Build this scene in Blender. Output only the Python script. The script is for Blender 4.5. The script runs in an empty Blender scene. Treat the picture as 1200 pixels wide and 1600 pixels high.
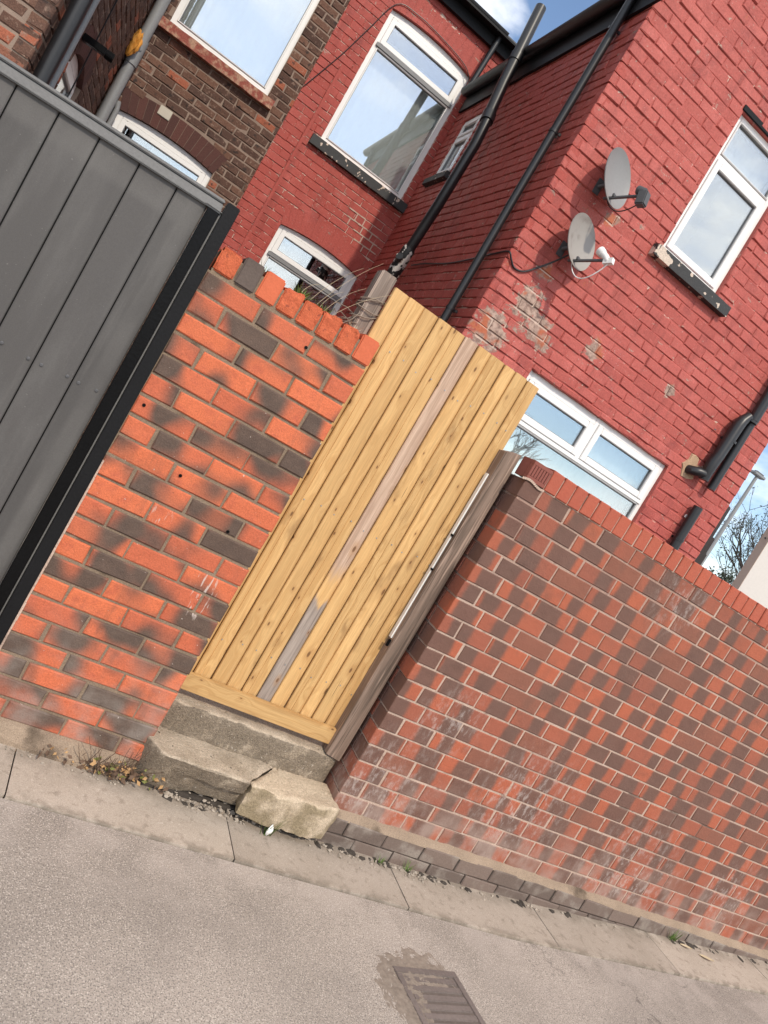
import bpy, bmesh, math, random
from mathutils import Vector, Matrix, noise as mnoise
random.seed(11)
PI = math.pi
S = bpy.context.scene
C = S.collection
R = math.radians

# ------------------------------------------------------------------ camera, world, sun, exposure
cam_d = bpy.data.cameras.new('camera')
cam = bpy.data.objects.new('camera', cam_d); C.objects.link(cam)
YAW, PITCH, ROLL = 0.4192613, -0.0673564, 0.5298713
CAM = Vector((-1.763722, -2.801997, -0.221494))
_f = Vector((math.sin(YAW)*math.cos(PITCH), math.cos(YAW)*math.cos(PITCH), math.sin(PITCH)))
_r = Vector((math.cos(YAW), -math.sin(YAW), 0)); _u = _r.cross(_f)
CR = _r*math.cos(ROLL) + _u*math.sin(ROLL); CU = -_r*math.sin(ROLL) + _u*math.cos(ROLL); CF = _f
cam.matrix_world = Matrix(((CR.x, CU.x, -CF.x, CAM.x), (CR.y, CU.y, -CF.y, CAM.y), (CR.z, CU.z, -CF.z, CAM.z), (0, 0, 0, 1)))
cam_d.sensor_width = 36; cam_d.lens = 1154.4557*36/1600
cam_d.clip_start = 0.02; cam_d.clip_end = 600
S.camera = cam

SUN = Vector((0.02, -0.71, 0.69)).normalized()          # towards the sun
w = bpy.data.worlds.new("World"); S.world = w; w.use_nodes = True
wn = w.node_tree; wn.nodes.clear()
out = wn.nodes.new('ShaderNodeOutputWorld'); bg = wn.nodes.new('ShaderNodeBackground')
sky = wn.nodes.new('ShaderNodeTexSky'); sky.sky_type = 'NISHITA'; sky.sun_disc = False
sky.sun_elevation = math.asin(SUN.z); sky.sun_rotation = math.atan2(SUN.x, SUN.y)
sky.dust_density = 0.7; sky.ozone_density = 1.6
tc = wn.nodes.new('ShaderNodeTexCoord'); mp = wn.nodes.new('ShaderNodeMapping')
mp.inputs['Scale'].default_value = (1.0, 1.0, 1.9); mp.inputs['Location'].default_value = (9.1, 4.6, 6.7)
nz = wn.nodes.new('ShaderNodeTexNoise'); nz.inputs['Scale'].default_value = 2.6; nz.inputs['Detail'].default_value = 8; nz.inputs['Roughness'].default_value = 0.55
rp = wn.nodes.new('ShaderNodeValToRGB'); rp.color_ramp.elements[0].position = 0.42; rp.color_ramp.elements[1].position = 0.58
mx = wn.nodes.new('ShaderNodeMix'); mx.data_type = 'RGBA'; mx.inputs[7].default_value = (9.0, 9.0, 9.0, 1)
wn.links.new(tc.outputs['Generated'], mp.inputs['Vector']); wn.links.new(mp.outputs['Vector'], nz.inputs['Vector'])
wn.links.new(nz.outputs['Fac'], rp.inputs['Fac']); wn.links.new(rp.outputs['Color'], mx.inputs['Factor'])
wn.links.new(sky.outputs['Color'], mx.inputs[6]); wn.links.new(mx.outputs[2], bg.inputs['Color'])
bg.inputs['Strength'].default_value = 0.15
wn.links.new(bg.outputs['Background'], out.inputs['Surface'])

sl = bpy.data.lights.new('sun', 'SUN'); sl.energy = 2.3; sl.angle = R(1.3); sl.color = (1.0, 0.90, 0.75)
so = bpy.data.objects.new('sun', sl); C.objects.link(so)
so.rotation_euler = SUN.to_track_quat('Z', 'Y').to_euler()

S.view_settings.view_transform = 'Standard'; S.view_settings.look = 'None'
S.view_settings.exposure = 0.37; S.view_settings.gamma = 1.0; S.view_settings.use_curve_mapping = False
S.render.engine = 'CYCLES'
try:
    S.cycles.use_denoising = True; S.cycles.max_bounces = 6; S.cycles.transparent_max_bounces = 8
except Exception: pass

# ------------------------------------------------------------------ node helper
class NT:
    def __init__(s, name, rough=0.8, metallic=0.0, spec=0.4):
        s.m = bpy.data.materials.new(name); s.m.use_nodes = True
        s.t = s.m.node_tree; s.b = s.t.nodes['Principled BSDF']
        s.b.inputs['Roughness'].default_value = rough; s.b.inputs['Metallic'].default_value = metallic
        s.b.inputs['Specular IOR Level'].default_value = spec
        s._o = None
    def n(s, k): return s.t.nodes.new(k)
    def l(s, a, b):
        if hasattr(a, 'is_output'): s.t.links.new(a, b)
        elif isinstance(a, (int, float)): b.default_value = (a if b.type == 'VALUE' else ((a, a, a, 1) if b.type == 'RGBA' else (a, a, a)))
        else:
            a = tuple(a)
            if b.type == 'RGBA' and len(a) == 3: a = a + (1,)
            b.default_value = a
    def obj(s): return s.n('ShaderNodeTexCoord').outputs['Object']
    def pos(s): return s.n('ShaderNodeNewGeometry').outputs['Position']
    def rnd(s):
        r = s.n('ShaderNodeObjectInfo').outputs['Random']
        a = s.n('ShaderNodeAttribute'); a.attribute_name = 'rnd'
        return s.math('FRACT', s.math('ADD', r, a.outputs['Fac']))
    def math(s, op, a, b=0.0, clamp=False):
        x = s.n('ShaderNodeMath'); x.operation = op; x.use_clamp = clamp
        s.l(a, x.inputs[0]); s.l(b, x.inputs[1]); return x.outputs[0]
    def vm(s, op, a, b=(0, 0, 0)):
        x = s.n('ShaderNodeVectorMath'); x.operation = op; s.l(a, x.inputs[0]); s.l(b, x.inputs[1])
        return x.outputs['Value'] if op in ('DISTANCE', 'LENGTH', 'DOT_PRODUCT') else x.outputs[0]
    def sep(s, v): x = s.n('ShaderNodeSeparateXYZ'); s.l(v, x.inputs[0]); return x.outputs
    def comb(s, a, b, c):
        x = s.n('ShaderNodeCombineXYZ'); s.l(a, x.inputs[0]); s.l(b, x.inputs[1]); s.l(c, x.inputs[2]); return x.outputs[0]
    def shift(s, v, r, k=53.0): return s.vm('ADD', v, s.comb(s.math('MULTIPLY', r, k), s.math('MULTIPLY', r, k*.37), s.math('MULTIPLY', r, k*.71)))
    def noise(s, v, scale, detail=2.0, rough=0.5, dist=0.0):
        x = s.n('ShaderNodeTexNoise'); s.l(v, x.inputs['Vector']); s.l(scale, x.inputs['Scale']); s.l(detail, x.inputs['Detail'])
        s.l(rough, x.inputs['Roughness']); s.l(dist, x.inputs['Distortion']); return x.outputs['Fac']
    def vor(s, v, scale, feat='F1', dim='3D'):
        x = s.n('ShaderNodeTexVoronoi'); x.feature = feat; x.voronoi_dimensions = dim; s.l(v, x.inputs['Vector']); s.l(scale, x.inputs['Scale']); return x.outputs
    def step(s, v, a, b):
        x = s.n('ShaderNodeMapRange'); x.interpolation_type = 'SMOOTHSTEP'
        s.l(v, x.inputs[0]); s.l(a, x.inputs[1]); s.l(b, x.inputs[2]); return x.outputs[0]
    def lin(s, v, a, b, c=0.0, d=1.0):
        x = s.n('ShaderNodeMapRange'); s.l(v, x.inputs[0]); s.l(a, x.inputs[1]); s.l(b, x.inputs[2]); s.l(c, x.inputs[3]); s.l(d, x.inputs[4]); return x.outputs[0]
    def mix(s, f, a, b, mode='MIX'):
        x = s.n('ShaderNodeMix'); x.data_type = 'RGBA'; x.blend_type = mode; x.clamp_factor = True
        s.l(f, x.inputs[0]); s.l(a, x.inputs[6]); s.l(b, x.inputs[7]); return x.outputs[2]
    def col(s, c): s.l(c, s.b.inputs['Base Color'])
    def rough(s, r): s.l(r, s.b.inputs['Roughness'])
    def bump(s, h, strength=0.3, dist=0.01):
        x = s.n('ShaderNodeBump'); x.inputs['Strength'].default_value = strength; x.inputs['Distance'].default_value = dist
        s.l(h, x.inputs['Height']); s.t.links.new(x.outputs[0], s.b.inputs['Normal'])
    def grain(s, c, v, scale=160, amt=0.25, detail=3):
        g = s.noise(v, scale, detail, .6); return s.mix(1.0, c, s.lin(g, .25, .75, 1-amt, 1+amt), 'MULTIPLY')
    def fall(s, p, c, r): return s.math('SUBTRACT', 1.0, s.math('DIVIDE', s.vm('DISTANCE', p, c), r), True)
    def spots(s, p, L):
        o = None
        for c, r in L:
            f = s.fall(p, c, r); o = f if o is None else s.math('MAXIMUM', o, f)
        return o

def simple(name, c, rough=0.6, metallic=0.0, var=0.15, scale=40, bump=0.0, spec=0.4):
    t = NT(name, rough, metallic, spec); p = t.pos()
    t.col(t.grain(t.mix(t.noise(p, scale*.15, 3), tuple(x*(1-var) for x in c), tuple(x*(1+var) for x in c)), p, scale*4, var*.6))
    if bump: t.bump(t.noise(p, scale*3, 4), bump, .004)
    return t.m

M = {}
# -- flame-flashed orange bricks of the near wall
t = NT('flashed_orange_brick', 0.72, spec=0.3); o = t.obj(); p = t.pos(); r = t.rnd(); v = t.shift(o, r)
f = t.noise(t.vm('MULTIPLY', v, (1.0, 1.0, .75)), 6.2, .6, .4, .15); thr = t.lin(t.math('FRACT', t.math('MULTIPLY', r, 7.3)), 0, 1, .46, .58)
m = t.step(f, t.math('SUBTRACT', thr, .10), t.math('ADD', thr, .13))
org = t.mix(t.math('FRACT', t.math('MULTIPLY', r, 13.7)), (.58, .150, .066), (.47, .118, .060))
org = t.mix(t.math('MULTIPLY', t.step(t.noise(v, 22, 3), .5, .8), .6), org, (.38, .092, .055))
drk = t.mix(t.noise(v, 16, 3), (.066, .046, .038), (.140, .092, .070))
c = t.mix(m, org, drk); c = t.grain(c, p, 190, .22)
z = t.sep(p)[2]
dust = t.math('MULTIPLY', t.lin(z, -1.25, -1.85, 0, .75), t.step(t.noise(p, 9, 4), .35, .75))
c = t.mix(dust, c, (.30, .265, .235))
c = t.mix(t.math('MULTIPLY', t.step(t.noise(p, 75, 2), .73, .77), .7), c, (.60, .52, .46))
scr = t.math('MULTIPLY', t.step(t.spots(p, [((-1.02, 0, -1.03), .075), ((-1.0, 0, -1.12), .06), ((-1.30, 0, -.84), .05)]), .05, .5), t.step(t.noise(t.vm('MULTIPLY', p, (9, 1, 1.3)), 9, 3, .6), .54, .60))
c = t.mix(t.math('MULTIPLY', scr, .75), c, (.56, .47, .42))
sot = t.math('MULTIPLY', t.step(t.noise(t.vm('MULTIPLY', p, (5, 5, 1)), 1.9, 5, .65), .52, .74), .45); c = t.mix(sot, c, (.095, .066, .052))
pit = t.step(t.noise(p, 120, 3, .6), .68, .73); c = t.mix(t.math('MULTIPLY', pit, .55), c, (.10, .055, .040))
t.col(c); t.bump(t.math('SUBTRACT', t.math('ADD', t.noise(p, 170, 4, .65), t.math('MULTIPLY', t.noise(p, 28, 4), 1.6)), t.math('MULTIPLY', pit, .7)), .5, .005); M['brick_l'] = t.m

# spalled coping bricks on top of the near wall
t = NT('spalled_brick', 0.85, spec=0.2); o = t.obj(); p = t.pos(); r = t.rnd()
c = t.mix(t.noise(p, 24, 4), (.46, .10, .05), (.60, .155, .07)); c = t.mix(t.step(t.noise(p, 34, 5, .7), .58, .70), c, (.27, .07, .045))
c = t.grain(c, p, 220, .25); t.col(c); t.bump(t.noise(p, 60, 6, .7), .8, .012); M['brick_spall'] = t.m

M['dark_brick'] = simple('dark_fired_brick', (.105, .078, .066), .75, 0, .25, 30, .3)
M['plain_orange'] = simple('plain_orange_brick', (.54, .125, .055), .75, 0, .15, 30, .3)
# -- brindled bricks of the far garden wall (banded)
t = NT('brindled_brick', 0.75, spec=0.3); o = t.obj(); p = t.pos(); r = t.rnd(); v = t.shift(o, r)
x = t.sep(o)[0]; r2 = t.math('FRACT', t.math('MULTIPLY', r, 9.17)); r3 = t.math('FRACT', t.math('MULTIPLY', r, 23.9))
xw = t.math('ADD', x, t.math('MULTIPLY', t.math('SUBTRACT', t.noise(v, 14, 2), .5), .025))
d = t.math('ABSOLUTE', t.math('SUBTRACT', xw, t.lin(r, 0, 1, -.075, .075)))
half = t.lin(r2, 0, 1, .026, .074)
band = t.math('SUBTRACT', 1.0, t.step(d, t.math('SUBTRACT', half, .006), t.math('ADD', half, .020)))
red = t.mix(r3, (.385, .108, .058), (.262, .088, .058)); red = t.mix(t.math('MULTIPLY', t.step(t.noise(v, 15, 3), .5, .8), .6), red, (.215, .080, .052))
drk = t.mix(t.noise(v, 12, 3), (.092, .058, .047), (.150, .092, .074))
c = t.mix(t.math('MULTIPLY', band, .88), red, drk)
c = t.mix(t.math('MULTIPLY', t.step(r2, .76, .80), t.step(r3, .45, .5)), c, t.mix(t.noise(v, 10, 2), (.190, .080, .055), (.260, .098, .064)))
c = t.grain(c, p, 200, .22)
eff = t.math('MULTIPLY', t.spots(p, [((.32, 0, -1.15), .22), ((.95, 0, -1.42), .42), ((2.75, 0, -1.48), .3), ((1.15, 0, -.12), .22), ((.15, 0, -1.62), .4), ((1.9, 0, -1.62), .5)]), 1.3)
eff = t.math('MULTIPLY', eff, t.step(t.noise(t.vm('MULTIPLY', p, (1, 1, .45)), 34, 6, .7), .48, .64), True)
c = t.mix(t.math('MULTIPLY', eff, .46), c, (.52, .46, .43))
z = t.sep(p)[2]; dust = t.math('MULTIPLY', t.lin(z, -1.40, -1.74, 0, .85), t.step(t.noise(p, 7, 4), .36, .7))
c = t.mix(dust, c, (.36, .275, .235))
sot = t.math('MULTIPLY', t.step(t.noise(t.vm('MULTIPLY', p, (3, 3, 1)), 1.7, 5, .65), .50, .74), .45); c = t.mix(sot, c, (.125, .078, .060))
pit = t.step(t.noise(p, 130, 3, .6), .68, .73); c = t.mix(t.math('MULTIPLY', pit, .5), c, (.11, .062, .048))
t.col(c); t.bump(t.math('SUBTRACT', t.math('ADD', t.noise(p, 170, 4, .65), t.math('MULTIPLY', t.noise(p, 30, 4), 1.5)), t.math('MULTIPLY', pit, .6)), .45, .005); M['brick_r'] = t.m

t = NT('coping_red_brick', 0.78, spec=0.3); p = t.pos(); r = t.rnd()
c = t.mix(r, (.42, .095, .052), (.34, .075, .046)); c = t.grain(t.mix(t.noise(p, 26, 4), c, (.38, .11, .07)), p, 190, .2)
t.col(c); t.bump(t.noise(p, 120, 4), .35, .004); M['brick_cope'] = t.m

t = NT('blue_plinth_brick', 0.7); p = t.pos(); r = t.rnd()
c = t.mix(r, (.118, .088, .074), (.175, .128, .106)); c = t.grain(t.mix(t.step(t.noise(p, 11, 4), .48, .7), c, (.24, .20, .17)), p, 190, .2)
t.col(c); t.bump(t.noise(p, 110, 4), .35, .004); M['brick_blue'] = t.m

# -- brown weathered house bricks
t = NT('brown_house_brick', 0.9, spec=0.2); o = t.obj(); p = t.pos(); r = t.rnd(); v = t.shift(o, r)
c = t.mix(r, (.085, .050, .040), (.165, .088, .062)); c = t.mix(t.step(t.math('FRACT', t.math('MULTIPLY', r, 17.3)), .90, .93), c, (.33, .11, .065))
c = t.mix(t.math('MULTIPLY', t.step(t.noise(v, 26, 4, .7), .55, .68), .75), c, (.29, .20, .155)); c = t.mix(t.step(t.noise(v, 18, 4), .56, .7), c, (.05, .036, .032))
t.col(t.grain(c, p, 130, .3)); t.bump(t.noise(p, 55, 6, .7), .7, .012); M['brick_b'] = t.m
t = NT('dark_arch_brick', 0.85, spec=0.2); p = t.pos(); r = t.rnd()
t.col(t.grain(t.mix(r, (.072, .036, .032), (.112, .048, .040)), p, 90, .3)); t.bump(t.noise(p, 60, 5), .4, .006); M['brick_arch'] = t.m

# -- masonry paint with flaking
def paint(name, spots, mort=False, dens=.62, ca=(.370, .076, .062), cb=(.455, .110, .090)):
    t = NT(name, 0.62, spec=0.35); p = t.pos(); r = t.rnd()
    c = t.mix(t.noise(p, 2.3, 4), ca, cb)
    c = t.mix(t.math('MULTIPLY', r, .35), c, tuple((x+y)/2 for x, y in zip(ca, cb)))
    c = t.mix(t.math('MULTIPLY', t.step(t.noise(t.vm('MULTIPLY', p, (1, 1, .5)), 5.5, 5, .65), .52, .72), .55), c, (.235, .048, .046))
    stk = t.step(t.noise(t.vm('MULTIPLY', p, (7, 7, .8)), 1.6, 4, .6), .50, .72); c = t.mix(t.math('MULTIPLY', stk, .50), c, tuple(x*.62 for x in ca))
    c = t.mix(t.math('MULTIPLY', t.step(t.noise(p, 4.2, 5, .65), .52, .74), .38), c, tuple(min(1, x*1.22+.035) for x in cb))
    c = t.grain(c, p, 95, .20)
    ex = t.mix(t.step(t.noise(p, 24, 5, .65), .35, .65), (.20, .125, .10), (.44, .31, .25)); ex = t.mix(t.step(t.noise(p, 6.5, 2), .55, .66), ex, (.40, .11, .05))
    if mort: ex = t.mix(.8, ex, (.62, .48, .40))
    n1 = t.noise(t.vm('MULTIPLY', p, (1, 1, 1.5)), 12, 7, .68, .6)
    F = t.spots(p, spots)
    mk = t.step(t.math('ADD', n1, t.math('MULTIPLY', F, .42)), dens, dens+.05)
    fl = t.step(t.math('ADD', t.noise(t.vm('MULTIPLY', p, (1, 1, 1.7)), 38, 3, .6), t.math('MULTIPLY', t.noise(p, 2.1, 2), .18)), .765, .785)
    c = t.mix(mk, c, ex); c = t.mix(t.math('MULTIPLY', fl, .7), c, (.50, .33, .29))
    t.col(c); t.bump(t.math('ADD', t.math('MULTIPLY', t.noise(p, 45, 5, .6), 1.0), t.math('MULTIPLY', t.noise(p, 130, 3), .4)), .55, .010)
    return t.m
SP = [((.76, 2.5, 1.36), .19), ((.92, 2.5, 1.25), .17), ((1.05, 2.5, 1.18), .12), ((.60, 2.5, 1.02), .24), ((1.49, 2.5, 1.38), .13), ((1.02, 2.5, 2.26), .09), ((2.35, 2.5, 1.5), .09), ((.75, 2.5, 1.62), .10)]
M['paint'] = paint('red_masonry_paint', SP)
M['paint_core'] = paint('red_masonry_paint_joint', SP + [((.05, 6, 1.93), .33), ((.20, 6, 1.78), .30), ((.41, 3.0, 1.2), .45)], True, .60)
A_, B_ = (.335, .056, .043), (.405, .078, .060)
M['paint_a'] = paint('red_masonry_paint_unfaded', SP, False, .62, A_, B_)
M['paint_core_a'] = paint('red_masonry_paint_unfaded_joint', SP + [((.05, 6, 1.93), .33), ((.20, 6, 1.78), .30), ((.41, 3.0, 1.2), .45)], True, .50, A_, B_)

def mortar(name, a, b, bs=.5):
    t = NT(name, 0.95, spec=0.15); p = t.pos()
    c = t.mix(t.noise(p, 9, 4), a, b); c = t.mix(t.step(t.noise(p, 5, 4), .58, .72), c, tuple(x*.55 for x in a))
    t.col(t.grain(c, p, 260, .35)); t.bump(t.noise(p, 140, 5, .7), bs, .006); return t.m
M['mortar_l'] = mortar('sandy_mortar', (.175, .128, .092), (.285, .215, .155))
M['mortar_r'] = mortar('pale_pink_mortar', (.40, .29, .235), (.58, .44, .36))
t = NT('pale_pink_mortar_worn', .95, spec=.15); p = t.pos()
c = t.mix(t.noise(p, 9, 4), (.38, .275, .22), (.56, .43, .355)); big = t.step(t.math('ADD', t.noise(p, 1.6, 3), t.math('MULTIPLY', t.lin(t.sep(p)[2], -1.2, 0, -.08, .10), 1.0)), .44, .66)
c = t.mix(t.math('MULTIPLY', big, .75), c, (.33, .205, .165)); c = t.mix(t.step(t.noise(p, 14, 5, .65), .56, .70), c, (.25, .165, .135))
dk = t.step(t.math('ADD', t.noise(p, 9, 4), t.math('MULTIPLY', t.spots(p, [((1.62, 0, -1.15), .24), ((1.92, 0, -1.12), .24), ((2.24, 0, -1.17), .24)]), .5)), .82, .90); c = t.mix(t.math('MULTIPLY', dk, .7), c, (.11, .080, .066))
t.col(t.grain(c, p, 260, .3)); t.bump(t.noise(p, 120, 5, .7), .6, .007); M['mortar_r2'] = t.m
M['haunch'] = mortar('sandy_haunch', (.215, .160, .118), (.40, .305, .225), 1.0)
M['mortar_b'] = mortar('old_lime_mortar', (.20, .145, .115), (.33, .25, .20))
M['mortar_d'] = mortar('dark_joint', (.05, .042, .036), (.10, .08, .07))

# -- timber
def timber(name, c1, c2, dark, knots=True, grey=0.0, zgrey=None):
    t = NT(name, 0.66, spec=0.25); o = t.obj(); r = t.rnd(); v = t.shift(o, r, 9.0); p = t.pos()
    sx, sy, sz = t.sep(v)[0], t.sep(v)[1], t.sep(v)[2]
    wob = t.math('MULTIPLY', t.math('SUBTRACT', t.noise(t.comb(t.math('MULTIPLY', sx, 5), sy, t.math('MULTIPLY', sz, 1.6)), 1.0, 2), .5), .10)
    kv = t.comb(t.math('MULTIPLY', sx, 13.0), t.math('MULTIPLY', sz, 5.6), 0.0)
    kd = t.vor(kv, 1.0, 'F1', '2D')['Distance']
    pull = t.math('MULTIPLY', t.math('SUBTRACT', .40, kd, True), .10) if knots else 0.0
    gx = t.math('ADD', t.math('ADD', sx, wob), pull)
    ring = t.noise(t.comb(t.math('MULTIPLY', gx, 46), sy, t.math('MULTIPLY', sz, .55)), 1.0, 3, .55)
    fib = t.noise(t.comb(t.math('MULTIPLY', sx, 420), t.math('MULTIPLY', sy, 60), t.math('MULTIPLY', sz, 9)), 1.0, 3, .6)
    c = t.mix(t.step(ring, .36, .66), c1, c2); c = t.mix(t.math('MULTIPLY', t.step(r, 0, 1), .3), c, tuple(x*.78 for x in c2))
    tone = t.lin(t.math('FRACT', t.math('MULTIPLY', r, 5.71)), 0, 1, .82, 1.14)
    blot = t.step(t.noise(t.comb(t.math('MULTIPLY', sx, 7), sy, t.math('MULTIPLY', sz, 1.5)), 1.0, 3), .60, .76)
    c = t.mix(t.math('MULTIPLY', blot, .42), c, dark)
    if zgrey:
        oz = t.math('ADD', t.sep(o)[2], t.math('MULTIPLY', t.math('SUBTRACT', t.noise(t.comb(t.math('MULTIPLY', sx, 60), sy, t.math('MULTIPLY', sz, 6)), 1.0, 3), .5), .12))
        g = t.math('MAXIMUM', t.step(oz, zgrey[0]-.03, zgrey[0]+.10), t.math('SUBTRACT', 1.0, t.step(oz, zgrey[1]-.04, zgrey[1])))
        rg_ = t.step(t.noise(t.comb(t.math('MULTIPLY', sx, 70), sy, t.math('MULTIPLY', sz, 2.2)), 1.0, 4, .65), .34, .66); gc = t.mix(t.step(oz, -.5, -.3), t.mix(rg_, (.190, .155, .135), (.345, .285, .245)), t.mix(rg_, (.35, .235, .170), (.50, .36, .27)))
        c = t.mix(g, c, gc)
    c = t.mix(1.0, c, t.math('MULTIPLY', tone, t.lin(fib, .3, .7, .82, 1.14)), 'MULTIPLY')
    if knots:
        st_ = t.step(t.math('ADD', t.noise(t.comb(t.math('MULTIPLY', sx, 9), sy, t.math('MULTIPLY', sz, 3.2)), 1.0, 4, .6), t.math('MULTIPLY', t.math('SUBTRACT', t.noise(p, 2.4, 2), .5), .5)), .64, .80)
        c = t.mix(t.math('MULTIPLY', st_, .55), c, (.20, .105, .045))
    if grey:
        c = t.mix(t.math('MULTIPLY', t.step(t.noise(t.comb(t.math('MULTIPLY', sx, 30), sy, t.math('MULTIPLY', sz, 2)), 1.0, 4), .42, .6), grey), c, dark)
    if not knots:
        ck = t.step(t.noise(t.comb(t.math('MULTIPLY', sx, 95), t.math('MULTIPLY', sy, 95), t.math('MULTIPLY', sz, 2.2)), 1.0, 3, .6), .55, .64)
        c = t.mix(t.math('MULTIPLY', ck, .65), c, tuple(x*.55 for x in dark))
        c = t.mix(t.math('MULTIPLY', t.step(t.noise(t.comb(t.math('MULTIPLY', sx, 60), t.math('MULTIPLY', sy, 60), t.math('MULTIPLY', sz, 3)), 1.0, 2), .58, .70), .6), c, tuple(min(1, x*1.45) for x in c1))
    if knots:
        kd = t.math('MULTIPLY', kd, t.lin(t.sep(t.vor(kv, 1.0, 'F1', '2D')['Color'])[1], 0, 1, .75, 2.4))
        kn = t.math('SUBTRACT', 1.0, t.step(kd, .045, .10)); halo = t.math('SUBTRACT', 1.0, t.step(kd, .08, .30))
        sel = t.step(t.sep(t.vor(kv, 1.0, 'F1', '2D')['Color'])[0], .50, .54)
        c = t.mix(t.math('MULTIPLY', t.math('MULTIPLY', halo, sel), .40), c, (.36, .185, .070)); c = t.mix(t.math('MULTIPLY', t.math('MULTIPLY', kn, sel), .85), c, (.13, .060, .025))
        ck = t.math('MULTIPLY', t.step(t.noise(t.comb(t.math('MULTIPLY', sx, 75), sy, t.math('MULTIPLY', sz, 2.6)), 1.0, 1), .785, .80), .85)
        c = t.mix(ck, c, (.10, .055, .025))
    t.col(c); t.bump(t.math('ADD', fib, ring), .25, .0025); return t.m
M['gate'] = timber('treated_softwood', (.62, .395, .175), (.515, .305, .125), (.33, .185, .075))
M['gate_grey'] = timber('part_greyed_softwood', (.62, .395, .175), (.515, .305, .125), (.33, .185, .075), True, 0.0, (-.33, -.42))
M['post'] = timber('weathered_post_timber', (.33, .24, .19), (.22, .155, .12), (.105, .076, .060), False, .8)
M['post_pale'] = timber('silvered_post_timber', (.36, .29, .245), (.26, .20, .165), (.15, .115, .095), False, .6)

# -- others
t = NT('grey_composite_board', 0.55, spec=0.35); o = t.obj(); p = t.pos(); r = t.rnd()
c = t.mix(r, (.070, .066, .064), (.085, .080, .078)); c = t.mix(t.math('MULTIPLY', t.step(t.noise(t.vm('MULTIPLY', p, (3, 1, .7)), 2.2, 4), .45, .7), .6), c, (.125, .12, .116))
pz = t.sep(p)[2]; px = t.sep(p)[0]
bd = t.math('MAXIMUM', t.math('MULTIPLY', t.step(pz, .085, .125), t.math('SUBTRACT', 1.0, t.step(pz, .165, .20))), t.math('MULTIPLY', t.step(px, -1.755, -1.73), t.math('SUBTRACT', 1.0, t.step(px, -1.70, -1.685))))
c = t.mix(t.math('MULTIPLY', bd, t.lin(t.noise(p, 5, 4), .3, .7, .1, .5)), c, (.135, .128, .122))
c = t.mix(t.math('MULTIPLY', t.step(t.noise(t.vm('MULTIPLY', p, (14, 14, 1)), 1.5, 5, .65), .55, .75), .35), c, (.13, .122, .116)); c = t.mix(t.math('MULTIPLY', t.step(t.noise(p, 90, 3), .70, .74), .5), c, (.20, .19, .18))
t.col(t.grain(c, p, 300, .12)); t.bump(t.noise(t.vm('MULTIPLY', p, (1, 1, .05)), 260, 3), .10, .002); M['composite'] = t.m
M['rail'] = simple('grey_painted_rail', (.165, .163, .162), .5, 0, .2, 30, .2)
M['black'] = simple('black_gloss_paint', (.0045, .0045, .005), .30, 0, .3, 30, .25, .12)
M['blackp'] = simple('black_plastic_pipe', (.014, .014, .016), .38, 0, .25, 20, .05, .5)
M['blackwood'] = simple('black_painted_board', (.010, .010, .011), .45, 0, .25, 30, .2, .15)
t = NT('peeling_black_pipe', 0.5); p = t.pos(); mk = t.step(t.noise(p, 15, 4), .54, .56)
t.col(t.mix(mk, (.017, .017, .018), (.58, .54, .50))); M['peelpipe'] = t.m
t = NT('peeling_black_sill', 0.65); p = t.pos(); mk = t.math('MAXIMUM', t.step(t.noise(p, 15, 5), .64, .655), t.step(t.math('ADD', t.noise(p, 12, 4), t.math('MULTIPLY', t.fall(p, (1.56, 2.45, 2.29), .2), .28)), .66, .68))
t.col(t.grain(t.mix(mk, (.035, .035, .036), (.56, .46, .38)), p, 90, .3)); t.bump(t.noise(p, 70, 5), .4, .006); M['sill_black'] = t.m
t = NT('worn_red_sill', 0.85); p = t.pos()
t.col(t.grain(t.mix(t.step(t.noise(p, 16, 5), .42, .62), (.26, .072, .052), (.40, .235, .16)), p, 100, .35)); t.bump(t.noise(p, 60, 5), .5, .008); M['sill_red'] = t.m
M['upvc'] = simple('white_upvc', (.80, .79, .775), .35, 0, .03, 10, 0, .5)
M['upvc_grey'] = simple('grey_gasket', (.20, .20, .205), .5, 0, .1)
M['greypipe'] = simple('grey_plastic_pipe', (.24, .245, .25), .45, 0, .12, 14)
M['steel'] = simple('galvanised_steel', (.35, .36, .37), .45, .7, .2, 30)
M['dish'] = simple('grey_dish_enamel', (.225, .222, .222), .5, 0, .07, 12)
t = NT('stained_dish_enamel', .6); p = t.pos()
t.col(t.mix(t.math('MULTIPLY', t.step(t.math('ADD', t.noise(p, 9, 4), t.math('MULTIPLY', t.fall(p, (.77, 2.24, 1.98), .16), .3)), .55, .85), .85), (.285, .265, .245), (.135, .100, .088))); M['dish_old'] = t.m
M['lnb_grey'] = simple('dark_grey_plastic', (.085, .085, .09), .5)
M['white'] = simple('white_plastic', (.78, .77, .75), .4, 0, .05)
M['terracotta'] = simple('terracotta', (.225, .072, .055), .8, 0, .2, 40, .3)
M['slate'] = simple('roof_slate', (.075, .078, .088), .6, 0, .25, 20, .2)
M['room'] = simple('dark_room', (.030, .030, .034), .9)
M['blind'] = simple('pale_blind', (.62, .63, .63), .8, 0, .05)
M['net'] = simple('white_net_curtain', (.74, .75, .75), .9, 0, .05)
M['render'] = simple('pale_render', (.62, .585, .55), .9, 0, .06, 8, .15)
M['render_lit'] = simple('lit_render_edge', (.66, .54, .45), .9, 0, .06, 8, .15)  # same render, with the end face's lit warmth painted into the colour
M['darkbrick'] = simple('dark_sooty_brick', (.050, .042, .042), .9, 0, .25, 8, .2)
M['foam'] = simple('orange_foam', (.60, .26, .04), .8, 0, .3, 40, .6)
M['vent'] = simple('cream_plastic', (.50, .46, .38), .6)
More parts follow.
